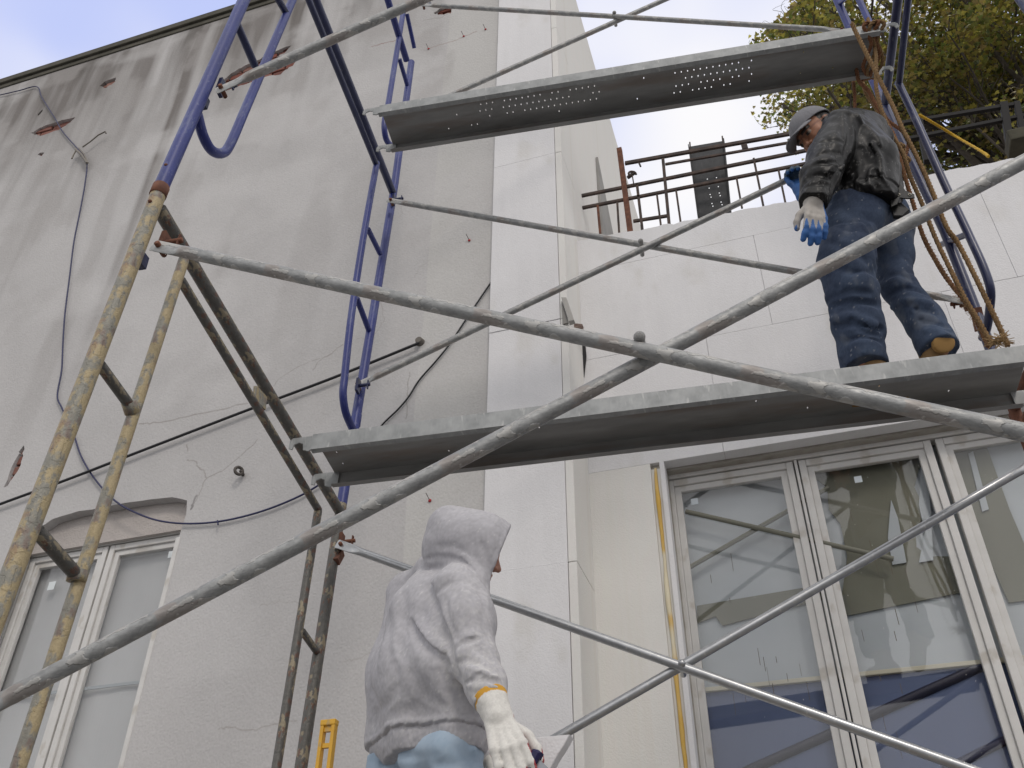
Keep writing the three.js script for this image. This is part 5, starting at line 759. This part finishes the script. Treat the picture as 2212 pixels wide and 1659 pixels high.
// ---------------------------------------------------------------- the man in the cap, on the lower plank
{
  const P = (x, y, z) => at(x, y, z);
  const onPlank = (p, h) => p.setY(PLANKTOP(p) + h);
  const H = headFrame(P(1766, 288, -2.80), V(-0.70, -0.60, 0.36), V(-0.55, 0.80, 0.25)), head = headSDF(H);
  const torso = [...chain([P(1838, 290, -2.68), 0.095], [P(1862, 350, -2.70), 0.125], [P(1872, 432, -2.72), 0.125]), ...chain([P(1842, 288, -2.92), 0.095], [P(1868, 350, -2.90), 0.118], [P(1878, 430, -2.88), 0.12]), ...chain([P(1826, 262, -2.80), 0.062], [P(1850, 300, -2.80), 0.12], [P(1870, 430, -2.80), 0.14])];
  const arm = chain([P(1818, 282, -2.61), 0.085], [P(1793, 335, -2.56), 0.080], [P(1771, 386, -2.52), 0.073], [P(1757, 438, -2.50), 0.058]);
  const rarm = chain([P(1846, 292, -2.96), 0.085], [P(1812, 392, -3.10), 0.07], [P(1745, 408, -3.18), 0.055]);
  const pelvis = [[P(1848, 470, -2.74), P(1900, 468, -2.86), 0.118, 0.112]];
  const legL = chain([P(1834, 500, -2.73), 0.108], [P(1828, 565, -2.71), 0.102], [P(1840, 640, -2.75), 0.088], [P(1852, 705, -2.80), 0.085], [P(1866, 782, -2.84), 0.082]);
  const legR = chain([P(1915, 500, -2.88), 0.105], [P(1928, 560, -2.90), 0.075], [P(1942, 622, -2.88), 0.062], [P(1996, 690, -2.89), 0.069], [P(2030, 752, -2.87), 0.069]);
  const torsoB = blend(torso, 0.06), armB = blend(arm, 0.03), rarmB = blend(rarm, 0.03);
  const base = (p) => smin(smin(torsoB(p), armB(p), 0.015), rarmB(p), 0.02);
  const FO = folds(base, [
    [[1836, 246, 1838, 290, 1830, 330, 1812, 365, 1800, 410], 0.016, 0.013], [[1775, 305, 1800, 300, 1828, 306], 0.007, 0.010], [[1765, 335, 1795, 326, 1826, 336], 0.009, 0.010], [[1758, 355, 1790, 352, 1818, 352], 0.010, 0.009], [[1790, 372, 1812, 362, 1822, 358], -0.012, 0.012], [[1745, 380, 1780, 378, 1800, 388], 0.011, 0.009], [[1738, 402, 1765, 396, 1795, 400], 0.009, 0.009], [[1735, 420, 1762, 416, 1790, 418], -0.007, 0.009], [[1732, 430, 1760, 428, 1788, 430], 0.006, 0.007],
    [[1850, 270, 1870, 300, 1890, 330], 0.009, 0.014], [[1862, 320, 1872, 350, 1862, 385], 0.012, 0.013], [[1882, 310, 1900, 340, 1905, 375], -0.010, 0.016], [[1840, 340, 1845, 380, 1835, 410], 0.010, 0.014], [[1890, 370, 1900, 395, 1895, 420], 0.008, 0.014], [[1800, 434, 1840, 420, 1880, 412, 1920, 404], 0.007, 0.007], [[1800, 446, 1840, 432, 1880, 424, 1920, 416], 0.006, 0.006], [[1855, 250, 1880, 275, 1900, 310], -0.006, 0.014], [[1838, 380, 1860, 400, 1880, 400], -0.008, 0.012],
  ], 2.1);
  const hemP = P(1870, 438, -2.68), hemN = V(-0.05, -1, -0.05).normalize(), aD = arm[2][1].clone().sub(arm[2][0]).normalize(), cP = P(1757, 441, -2.50), raD = rarm[1][1].clone().sub(rarm[1][0]).normalize(), rcP = rarm[1][1];
  const jacket = (p) => {
    const ta = torsoB(p), aa = armB(p), ra = rarmB(p); let d = smin(smin(ta, aa, 0.012), ra, 0.02); const hem = p.clone().sub(hemP).dot(hemN);
    if (Math.abs(d) < 0.06) { const wq = 0.1 * n3(p.x * 7, p.y * 7, p.z * 7 + 9); d += 1.35 * FO(p) + 0.013 * (ridge((p.x + wq) * 9, p.y * 6, p.z * 9) - 0.55) + 0.009 * (ridge((p.x - wq) * 20, (p.y + wq) * 13, p.z * 20 + 3) - 0.5) + 0.0015 * (n3(p.x * 60, p.y * 60, p.z * 60) - 0.5); if (hem > -0.06 && aa > 0.02) d += 0.002 * Math.sin(p.clone().sub(hemP).dot(V(1, 0, 0.6)) * 260) + 0.006 * Math.exp(-(((hem + 0.055) / 0.006) ** 2)); }
    d = Math.max(d, hem > 0 && aa > 0.004 && ra > 0.004 ? hem : -1e3); const a = p.clone().sub(cP).dot(aD); if (aa < 0.05 && a > 0) d = Math.max(d, a); const b = p.clone().sub(rcP).dot(raD); if (ra < 0.05 && b > 0) d = Math.max(d, b);
    return Math.max(d, -(head(p) - 0.012));
  };
  const bp = P(1890, 780, -2.8); bp.y = PLANKTOP(bp);
  const t = thing('person', 'person in a grey cap, black jacket and blue jeans standing on the lower plank', 'person', bp);
  const shrink = (l, k) => l.map(([a, b, ra, rb]) => [a, b, Math.max(ra - k, 0.012), Math.max(rb - k, 0.012)]);
  const W = P(1757, 440, -2.50), d = P(1768, 505, -2.49).sub(W).normalize(), s = V(-0.85, 0.05, 0.45), nn = V(0.25, 0.25, 0.95);
  const hl = hand(W, d, s, nn, [[0.25, 0.3, 0.2], [0.22, 0.35, 0.2], [0.2, 0.3, 0.2], [0.2, 0.3, 0.2]], 0.012, 0.7, 0.98);
  const W2h = P(1730, 411, -3.19), d2 = P(1722, 372, -3.20).sub(W2h).normalize(), s2 = V(-0.75, -0.35, -0.1), n2h = V(0, 0.1, -1);
  const hr = hand(W2h, d2, s2, n2h, [[0.9, 1.0, 0.7], [0.95, 1.0, 0.7], [0.9, 1.0, 0.7], [0.85, 1.0, 0.7]], 0.012, 0.6, 0.92);
  const under = [...shrink([...torso, ...pelvis], 0.04), ...shrink([...arm, ...rarm], 0.03), ...shrink([...legL, ...legR], 0.035), [P(1826, 270, -2.8), H.out(0, -0.12, -0.04), 0.055, 0.052]];
  const handsIn = [hl, hr].map((l) => { const q = l.map(([a, b, ra, rb]) => [a, a.clone().lerp(b, 0.72), ra * 0.6, rb * 0.6]), b = bounds(q, 0.01); return nets(blend(q, 0.003), b[0], b[1], 0.004, () => [0.36, 0.165, 0.095]); });
  const skin = (p) => {
    const q = H.loc(p), x = Math.abs(q.x), k = 0.9 + 0.2 * n3(p.x * 90, p.y * 90, p.z * 90); let c = [0.36, 0.165, 0.095]; if (q.z < 0.02 && q.y > -0.06 && q.length() < 0.15) c = [0.02, 0.017, 0.015];
    if (x < 0.05 && x > 0.012 && q.y > 0.012 && q.y < 0.026 && q.z > 0.06) c = [0.03, 0.02, 0.015]; if (Math.hypot(x - 0.031, q.y + 0.002, q.z - 0.0795) < 0.0135) c = x > 0.025 && x < 0.037 ? [0.015, 0.01, 0.008] : [0.20, 0.16, 0.13]; if (q.y > 0.003 && q.y < 0.012) c = [0.26, 0.115, 0.07];
    if (q.z > 0.06 && x < 0.034 && q.y < -0.048 && q.y > -0.066) c = [0.035, 0.025, 0.02]; if (q.z > 0.05 && q.y < -0.092 && x < 0.03 && q.length() < 0.15) c = [0.05, 0.035, 0.028]; if (q.z > 0.075 && x < 0.022 && q.y < -0.067 && q.y > -0.088) c = [0.26, 0.09, 0.07]; return [c[0] * k, c[1] * k, c[2] * k];
  };
  const ub = bounds(under, 0.02);
  part('body', bodyGeo([...handsIn, nets(blend(under, 0.015), ub[0], ub[1], 0.014, skin), nets(head, H.C.clone().addScalar(-0.2), H.C.clone().addScalar(0.2), 0.0035, skin)]), SKINMAT, t);
  const JK = new THREE.MeshPhysicalMaterial({ side: THREE.DoubleSide, specularIntensity: 0.55, vertexColors: true, roughness: 0.42 }), jk = bounds([...torso, ...arm, ...rarm], 0.03);
  part('jacket', nets(jacket, jk[0], jk[1], 0.005, (p, m) => { const a = fbm3(p.x * 12, p.y * 12, p.z * 12, 3); let c = mix3([0.004, 0.004, 0.0045], [0.011, 0.0108, 0.0105], a); const sp2 = fbm3(p.x * 40, p.y * 40, p.z * 40, 2); if (speck(p, 0.005, 0.05 * step(0.45, 0.6, sp2) + 0.004)) c = mix3(c, [0.30, 0.29, 0.28], 0.32); return mix3(c, [0.10, 0.098, 0.095], 0.09 * step(0.55, 0.75, sp2)); }), JK, t, 'dusty black leather jacket');
  const jl = [...pelvis, ...legL, ...legR], jBl = blend([...pelvis, ...legL], 0.03), jBr = blend([pelvis[0], ...legR], 0.03), jBase = (p) => smin(jBl(p), jBr(p), 0.012);
  const JF = folds(jBase, [
    [[1872, 480, 1890, 520, 1896, 560, 1902, 600], 0.013, 0.010], [[1800, 640, 1840, 628, 1880, 632], 0.010, 0.011], [[1795, 662, 1840, 650, 1895, 660], 0.012, 0.010], [[1798, 690, 1840, 680, 1890, 700], -0.012, 0.013], [[1806, 706, 1850, 700, 1905, 712], 0.013, 0.010], [[1840, 690, 1870, 720, 1900, 726], 0.009, 0.010], [[1820, 740, 1860, 728, 1905, 738], 0.009, 0.009], [[1790, 520, 1830, 540, 1870, 560], 0.006, 0.014], [[1800, 575, 1840, 590, 1885, 590], 0.007, 0.012], [[1815, 560, 1812, 610, 1806, 650], 0.006, 0.010],
    [[1908, 600, 1940, 590, 1972, 600], 0.009, 0.010], [[1915, 640, 1950, 622, 1995, 630], 0.011, 0.010], [[1925, 665, 1960, 648, 2010, 655], -0.009, 0.011], [[1935, 690, 1980, 668, 2030, 678], 0.010, 0.010], [[1950, 715, 1990, 692, 2045, 705], 0.010, 0.010], [[1965, 735, 2000, 715, 2050, 722], -0.007, 0.010], [[1790, 486, 1830, 480, 1880, 478], 0.004, 0.005], [[1812, 772, 1866, 762, 1924, 764], -0.006, 0.006], [[1980, 742, 2015, 715, 2056, 712], -0.005, 0.006],
  ], 2.1);
  const cuffL = P(1868, 793, -2.83), cuffR = P(2034, 756, -2.87), dR = legR[3][1].clone().sub(legR[3][0]).normalize(), cuffN = V(0, -1, 0);
  const jn = (p) => { let q = jBase(p); if (Math.abs(q) < 0.05) q += 1.4 * JF(p) + 0.010 * (ridge(p.x * 8, p.y * 10, p.z * 8) - 0.55) + 0.008 * (ridge(p.x * 15 + p.y * 5, p.y * 19, p.z * 15) - 0.55) + 0.003 * (n3(p.x * 25, p.y * 25, p.z * 25) - 0.5); if (jBl(p) < jBr(p)) q = Math.max(q, p.clone().sub(cuffL).dot(cuffN)); const b = p.clone().sub(cuffR).dot(dR); if (b > 0 && jBr(p) < jBl(p) && p.distanceTo(cuffR) < 0.25) q = Math.max(q, b); return q; };
  const jb = bounds(jl, 0.03);
  part('jeans', nets(jn, jb[0], jb[1], 0.0055, (p, m) => { const a = fbm3(p.x * 10, p.y * 10, p.z * 10, 3), f = hash(Math.floor(p.x * 190), Math.floor(p.y * 190), Math.floor(p.z * 190)); let c = mix3([0.016, 0.026, 0.056], [0.066, 0.096, 0.155], clamp(a * 1.5 - 0.35) * 0.8 + f * 0.25); if (speck(p, 0.005, 0.01)) c = mix3(c, [0.35, 0.36, 0.38], 0.4); return mix3(c, [0.16, 0.175, 0.20], 0.35 * step(0.55, 0.75, fbm3(p.x * 22, p.y * 14, p.z * 22, 3))); }), CLOTH, t, 'dusty dark blue jeans');
  // cap: crown and curved peak
  const crown = (p) => { const q = H.loc(p); let d0 = ell(q.x, q.y - 0.035, q.z + 0.008, 0.090, 0.098, 0.106); d0 = Math.max(d0, 0.036 - q.y); return Math.max(d0, -ell(q.x, q.y - 0.03, q.z + 0.008, 0.083, 0.09, 0.098)); };
  const brim = (p) => { const q = H.loc(p), yb = 0.046 - 4.6 * q.x * q.x - 0.30 * (q.z - 0.08); const e = Math.hypot(q.x / 0.082, (q.z - 0.075) / 0.105) - 1; return Math.max(Math.abs(q.y - yb) - 0.0038, e * 0.08, 0.07 - q.z); };
  const cc = (p) => { const f = n3(p.x * 200, p.y * 200, p.z * 200), q = H.loc(p); const seam = Math.abs(q.x) < 0.0025 || Math.abs(Math.abs(Math.atan2(q.x, q.z + 0.008)) - 1.05) < 0.02 ? 0.85 : 1; const k = (0.88 + 0.2 * f) * seam; return [0.215 * k, 0.215 * k, 0.23 * k]; };
  const L0 = H.C.clone().addScalar(-0.26), L1 = H.C.clone().addScalar(0.26);
  part('cap', bodyGeo([nets((p) => Math.min(crown(p), brim(p)), L0, L1, 0.0034, cc)]), CLOTH, t, 'grey cap with a curved peak');
  const glove = (caps, cuff) => { const B = blend(caps, 0.007), A = blend(cuff, 0.01); return (p) => smin(B(p), A(p), 0.012) + 0.0012 * (n3(p.x * 120, p.y * 120, p.z * 120) - 0.5) + 0.002 * (n3(p.x * 45, p.y * 45, p.z * 45) - 0.5); };
  const nP = nn.clone().addScaledVector(d, -nn.dot(d)).normalize(), cu1 = [[cP.clone().addScaledVector(aD, -0.03), W, 0.042, 0.034]], b1 = bounds([...hl, ...cu1], 0.012);
  part('work_glove', nets(glove(hl, cu1), b1[0], b1[1], 0.0034, (p, m) => { const q = p.clone().sub(W), al = q.dot(d), f = 0.9 + 0.2 * n3(p.x * 90, p.y * 90, p.z * 90); const sgn = q.dot(s); const edge = 0.118 - 0.02 * Math.cos(sgn * 300); const blue = m.dot(nP) < -0.1 || al > edge || (sgn < -0.026 && al > 0.0); return blue ? [0.035 * f, 0.125 * f, 0.36 * f] : [0.40 * f, 0.375 * f, 0.345 * f]; }), std({ vertexColors: true, roughness: 0.7 }), t, 'white glove with blue dipped fingers');
  const cu2 = [[rcP.clone().addScaledVector(raD, -0.03), W2h, 0.042, 0.034]], b2 = bounds([...hr, ...cu2], 0.012);
  part('work_glove', nets(glove(hr, cu2), b2[0], b2[1], 0.0036, (p, m) => { const f = 0.8 + 0.4 * n3(p.x * 60, p.y * 60, p.z * 60); const al = p.clone().sub(W2h).dot(d2); return al > 0.075 ? [0.035 * f, 0.075 * f, 0.12 * f] : [0.035 * f, 0.12 * f, 0.34 * f]; }), std({ vertexColors: true, roughness: 0.6 }), t, 'blue glove gripping the brace');
  // boots
  const bl = [[onPlank(P(1905, 778, -2.86), 0.05), onPlank(P(1836, 784, -2.85), 0.045), 0.045, 0.042], [onPlank(P(1885, 778, -2.86), 0.06), P(1870, 750, -2.84), 0.048, 0.052]];
  const heel = P(2029, 752, -2.86), toe = onPlank(P(1975, 762, -2.95), 0.045), br2 = [[heel.clone().add(V(-0.01, 0.03, -0.02)), toe, 0.045, 0.042], [heel.clone().add(V(-0.02, 0.04, -0.02)), P(2018, 722, -2.88), 0.048, 0.05]];
  const TAN = std({ vertexColors: true, roughness: 0.8 }), bc = (p) => { const f = 0.85 + 0.3 * n3(p.x * 60, p.y * 60, p.z * 60); return [0.27 * f, 0.165 * f, 0.072 * f]; };
  for (const [l, pl] of [[bl, 1], [br2, 0]]) { const q = bounds(l, 0.012), B = blend(l, 0.03); part('boot', nets((p) => Math.max(B(p), pl ? PLANKTOP(p) + 0.014 - p.y : -1), q[0], q[1], 0.005, bc), TAN, t, 'tan work boot'); }
  const h2 = heel.clone(); const sole = new THREE.SphereGeometry(1, 24, 16); { const sp = sole.attributes.position; for (let i = 0; i < sp.count; i++) { const v = V(sp.getX(i), sp.getY(i), sp.getZ(i)), r = Math.hypot(v.x, v.z); sp.setXYZ(i, 0.041 * v.x, 0.013 * Math.sign(v.y) * Math.pow(Math.abs(v.y), 0.35), 0.034 * v.z); } sole.computeVertexNormals(); } sole.applyQuaternion(new THREE.Quaternion().setFromUnitVectors(V(0, 1, 0), V(-0.35, 0.45, -0.82).normalize())); sole.translate(h2.x + 0.010, h2.y - 0.006, h2.z + 0.03); part('boot_sole', sole, plain(0x9c7a48, 0.9), t, 'worn tan heel turned to the view');
  const ls = PLANKTOP(bl[0][0]); part('boot_sole', (() => { const a = bl[0][0], b = bl[0][1]; return bar(V(a.x + 0.04, ls + 0.007, a.z), V(b.x - 0.04, PLANKTOP(b) + 0.007, b.z), 0.014, 0.088, V(0, 0, 1), 0.004); })(), plain(0x8a6a3c, 0.9), t);
  // zip pull, and the snapped strap at the back
  const zp = hit(jacket, 1808, 414, 2.1); part('zip_pull', [bar(zp.clone().add(V(-0.004, 0.018, 0.006)), zp.clone().add(V(0.006, -0.02, 0.008)), 0.012, 0.003, V(0, 0, 1))], std({ color: 0xb8b8b4, metalness: 0.9, roughness: 0.3 }), t);
  const sz = -2.70, sq = (x, y) => P(x, y, sz); const cv = (l) => l.map(([x, y]) => sq(x, y));
  part('waist_strap', [slab(cv([[1918, 400], [1930, 384], [1940, 384], [1946, 402], [1956, 416], [1975, 424], [1976, 432], [1960, 434], [1944, 432], [1938, 446], [1925, 452]]), sz + 0.012, 0.006, [], 0.0015), slab(cv([[1922, 440], [1948, 432], [1965, 448], [1950, 462], [1930, 462]]), sz - 0.01, 0.02, [], 0.003)], std({ color: 0x151414, roughness: 0.45 }), t);
  part('eyelet', [1941, 1965].map((x) => { const g = new THREE.TorusGeometry(0.005, 0.0018, 6, 12); const p = sq(x, 426); g.translate(p.x, p.y, p.z + 0.0135); return g; }), std({ color: 0x9a958a, metalness: 0.9, roughness: 0.35 }), t);
}

// ================================================================ the tree beyond the wing
{
  const Z = -13, t = thing('maple_tree', 'broad autumn maple with yellow green leaves rising behind the wing', 'tree', V(7.2, 0, -14.5));
  const BARK = std({ map: tex(128, 256, (u, v) => mix3([0.035, 0.028, 0.022], [0.10, 0.085, 0.07], fbm(u * 8, v * 6, 5, 8, 6, 3)), { rep: [2, 2] }), roughness: 0.95 });
  part('trunk', sweep(curve([V(7.2, 0, -14.5), V(7.1, 5, -14.4), V(7.3, 10, -14.5), V(7.0, 13, -14.3)], 20), (q) => 0.32 - 0.14 * q, { sides: 14, ref: V(1, 0, 0) }), BARK, t);
  const PXT = (p) => { const r = p.clone().sub(CAM), z = r.dot(cf); return [1106 + FOC * r.dot(cr) / z, 829.5 - FOC * r.dot(cu) / z]; }, EDGE = [[-200, 1760], [0, 1690], [30, 1680], [60, 1610], [90, 1590], [150, 1650], [200, 1640], [240, 1615], [280, 1640], [310, 1690], [400, 1780]];
  const limit = (p) => { const [ex, ey] = PXT(p); let lim = 1760; for (let i = 0; i + 1 < EDGE.length; i++) if (ey >= EDGE[i][0] && ey < EDGE[i + 1][0]) lim = mix(EDGE[i][1], EDGE[i + 1][1], (ey - EDGE[i][0]) / (EDGE[i + 1][0] - EDGE[i][0])); return lim - ex; };
  const br = [], tips = [];
  const target = (x, y, z) => at(x, y, z);
  const limb = (a, b, r, depth) => { if (depth > 0 && limit(b) > 0) return; const m1 = a.clone().lerp(b, 0.35).add(V(rr(-0.2, 0.2), rr(0.05, 0.35), rr(-0.2, 0.2))), m2 = a.clone().lerp(b, 0.7).add(V(rr(-0.2, 0.2), rr(0, 0.3), rr(-0.2, 0.2))), c = curve([a, m1, m2, b], 10); br.push(sweep(c, (q) => r * (1 - 0.72 * q), { sides: depth > 1 ? 5 : 8, ref: V(0, 0, 1) })); if (depth < 3) { const k = depth === 0 ? 6 : depth === 1 ? 5 : 3; for (let i = 0; i < k; i++) { const s = c[3 + Math.floor(rnd() * 7)], L = a.distanceTo(b) * rr(0.28, 0.5), dir = b.clone().sub(a).normalize().add(V(rr(-0.9, 0.9), rr(-0.5, 0.8), rr(-0.9, 0.9))).normalize(); limb(s, s.clone().addScaledVector(dir, L), r * 0.42, depth + 1); } } if (depth >= 1) tips.push(c[6], c[10]); };
  const hub = V(7.0, 12.8, -14.3);
  for (const [x, y, z] of [[1720, 60, -12.5], [1690, 225, -12.8], [1625, 85, -12.9], [1760, 140, -13.5], [1820, 60, -12.2], [1880, 200, -13.5], [1960, 80, -12.8], [2050, 180, -13.2], [2100, 40, -12.4], [2180, 120, -13.5], [2200, 260, -12.4], [2000, -80, -13], [2250, 0, -14], [2050, 280, -13.8], [1850, -60, -14.5], [2300, 180, -15], [1780, 230, -13.9]]) limb(hub.clone().add(V(rr(-0.1, 0.1), rr(-1.5, 1.2), rr(-0.1, 0.1))), target(x, y, z), rr(0.07, 0.12), 0);
  part('branches', br, BARK, t).userData.kind = 'stuff';
  // leaves: lobed blades, folded a little along the rib
  const sh = [[0, 0], [0.16, 0.06], [0.46, -0.06], [0.34, 0.2], [0.52, 0.42], [0.24, 0.46], [0.2, 0.66], [0, 1.0]], P = [], I = []; P.push(0, 0.35, 0.04); for (const [x, y] of sh) P.push(x, y, -Math.abs(x) * 0.22 + 0.03 * Math.sin(y * 5)); for (const [x, y] of sh.slice(1, -1).reverse()) P.push(-x, y, -Math.abs(x) * 0.22 - 0.03 * Math.sin(y * 4)); const N = P.length / 3 - 1; for (let i = 1; i <= N; i++) I.push(0, i, i === N ? 1 : i + 1);
  const leaf = new THREE.BufferGeometry(); leaf.setAttribute('position', new THREE.Float32BufferAttribute(P, 3)); leaf.setIndex(I); leaf.computeVertexNormals(); leaf.setAttribute('uv', new THREE.Float32BufferAttribute(new Float32Array(P.length / 3 * 2), 2));
  const LM = new THREE.MeshPhysicalMaterial({ color: 0xffffff, roughness: 0.75, transmission: 0.55, thickness: 0, side: THREE.DoubleSide });
  const mats = [], cols = [], m = new THREE.Matrix4(), q = new THREE.Quaternion(), pal = [[0.12, 0.122, 0.024], [0.088, 0.095, 0.022], [0.17, 0.155, 0.03], [0.20, 0.175, 0.034], [0.125, 0.10, 0.026], [0.065, 0.085, 0.018], [0.14, 0.105, 0.035]];
  const add = (p) => { if (limit(p) > 20 - 80 * n3(p.x * 1.5, p.y * 1.5, p.z * 1.5) || n3(p.x * 1.9 + 5, p.y * 1.9, p.z * 0.6) < 0.37 || n3(p.x * 5, p.y * 5, p.z * 1.5 + 7) < 0.25) return; q.setFromEuler(new THREE.Euler(rr(-1.9, -0.4), rr(-3.14, 3.14), rr(-0.9, 0.9), 'YXZ')); const s = rr(0.07, 0.115); m.compose(p, q, V(s, s, s)); mats.push(m.clone()); const c = pal[Math.floor(rnd() * pal.length)], k = rr(1.3, 3.3); cols.push(new THREE.Color(c[0] * k, c[1] * k, c[2] * k)); };
  for (const p of tips) { const n = Math.floor(rr(26, 48)); const cr0 = rr(0.3, 0.7); for (let i = 0; i < n; i++) { const a = V(rr(-1, 1), rr(-1, 1), rr(-1, 1)); if (a.length() > 1) continue; add(p.clone().addScaledVector(a, cr0)); } }
  const im = new THREE.InstancedMesh(leaf, LM, mats.length); mats.forEach((x, i) => { x.premultiply(new THREE.Matrix4().makeTranslation(-7.2, 0, 14.5)); im.setMatrixAt(i, x); im.setColorAt(i, cols[i]); }); im.name = 'crown'; im.userData.kind = 'stuff'; im.castShadow = im.receiveShadow = true; t.add(im);
}
renderer.render(scene, camera);
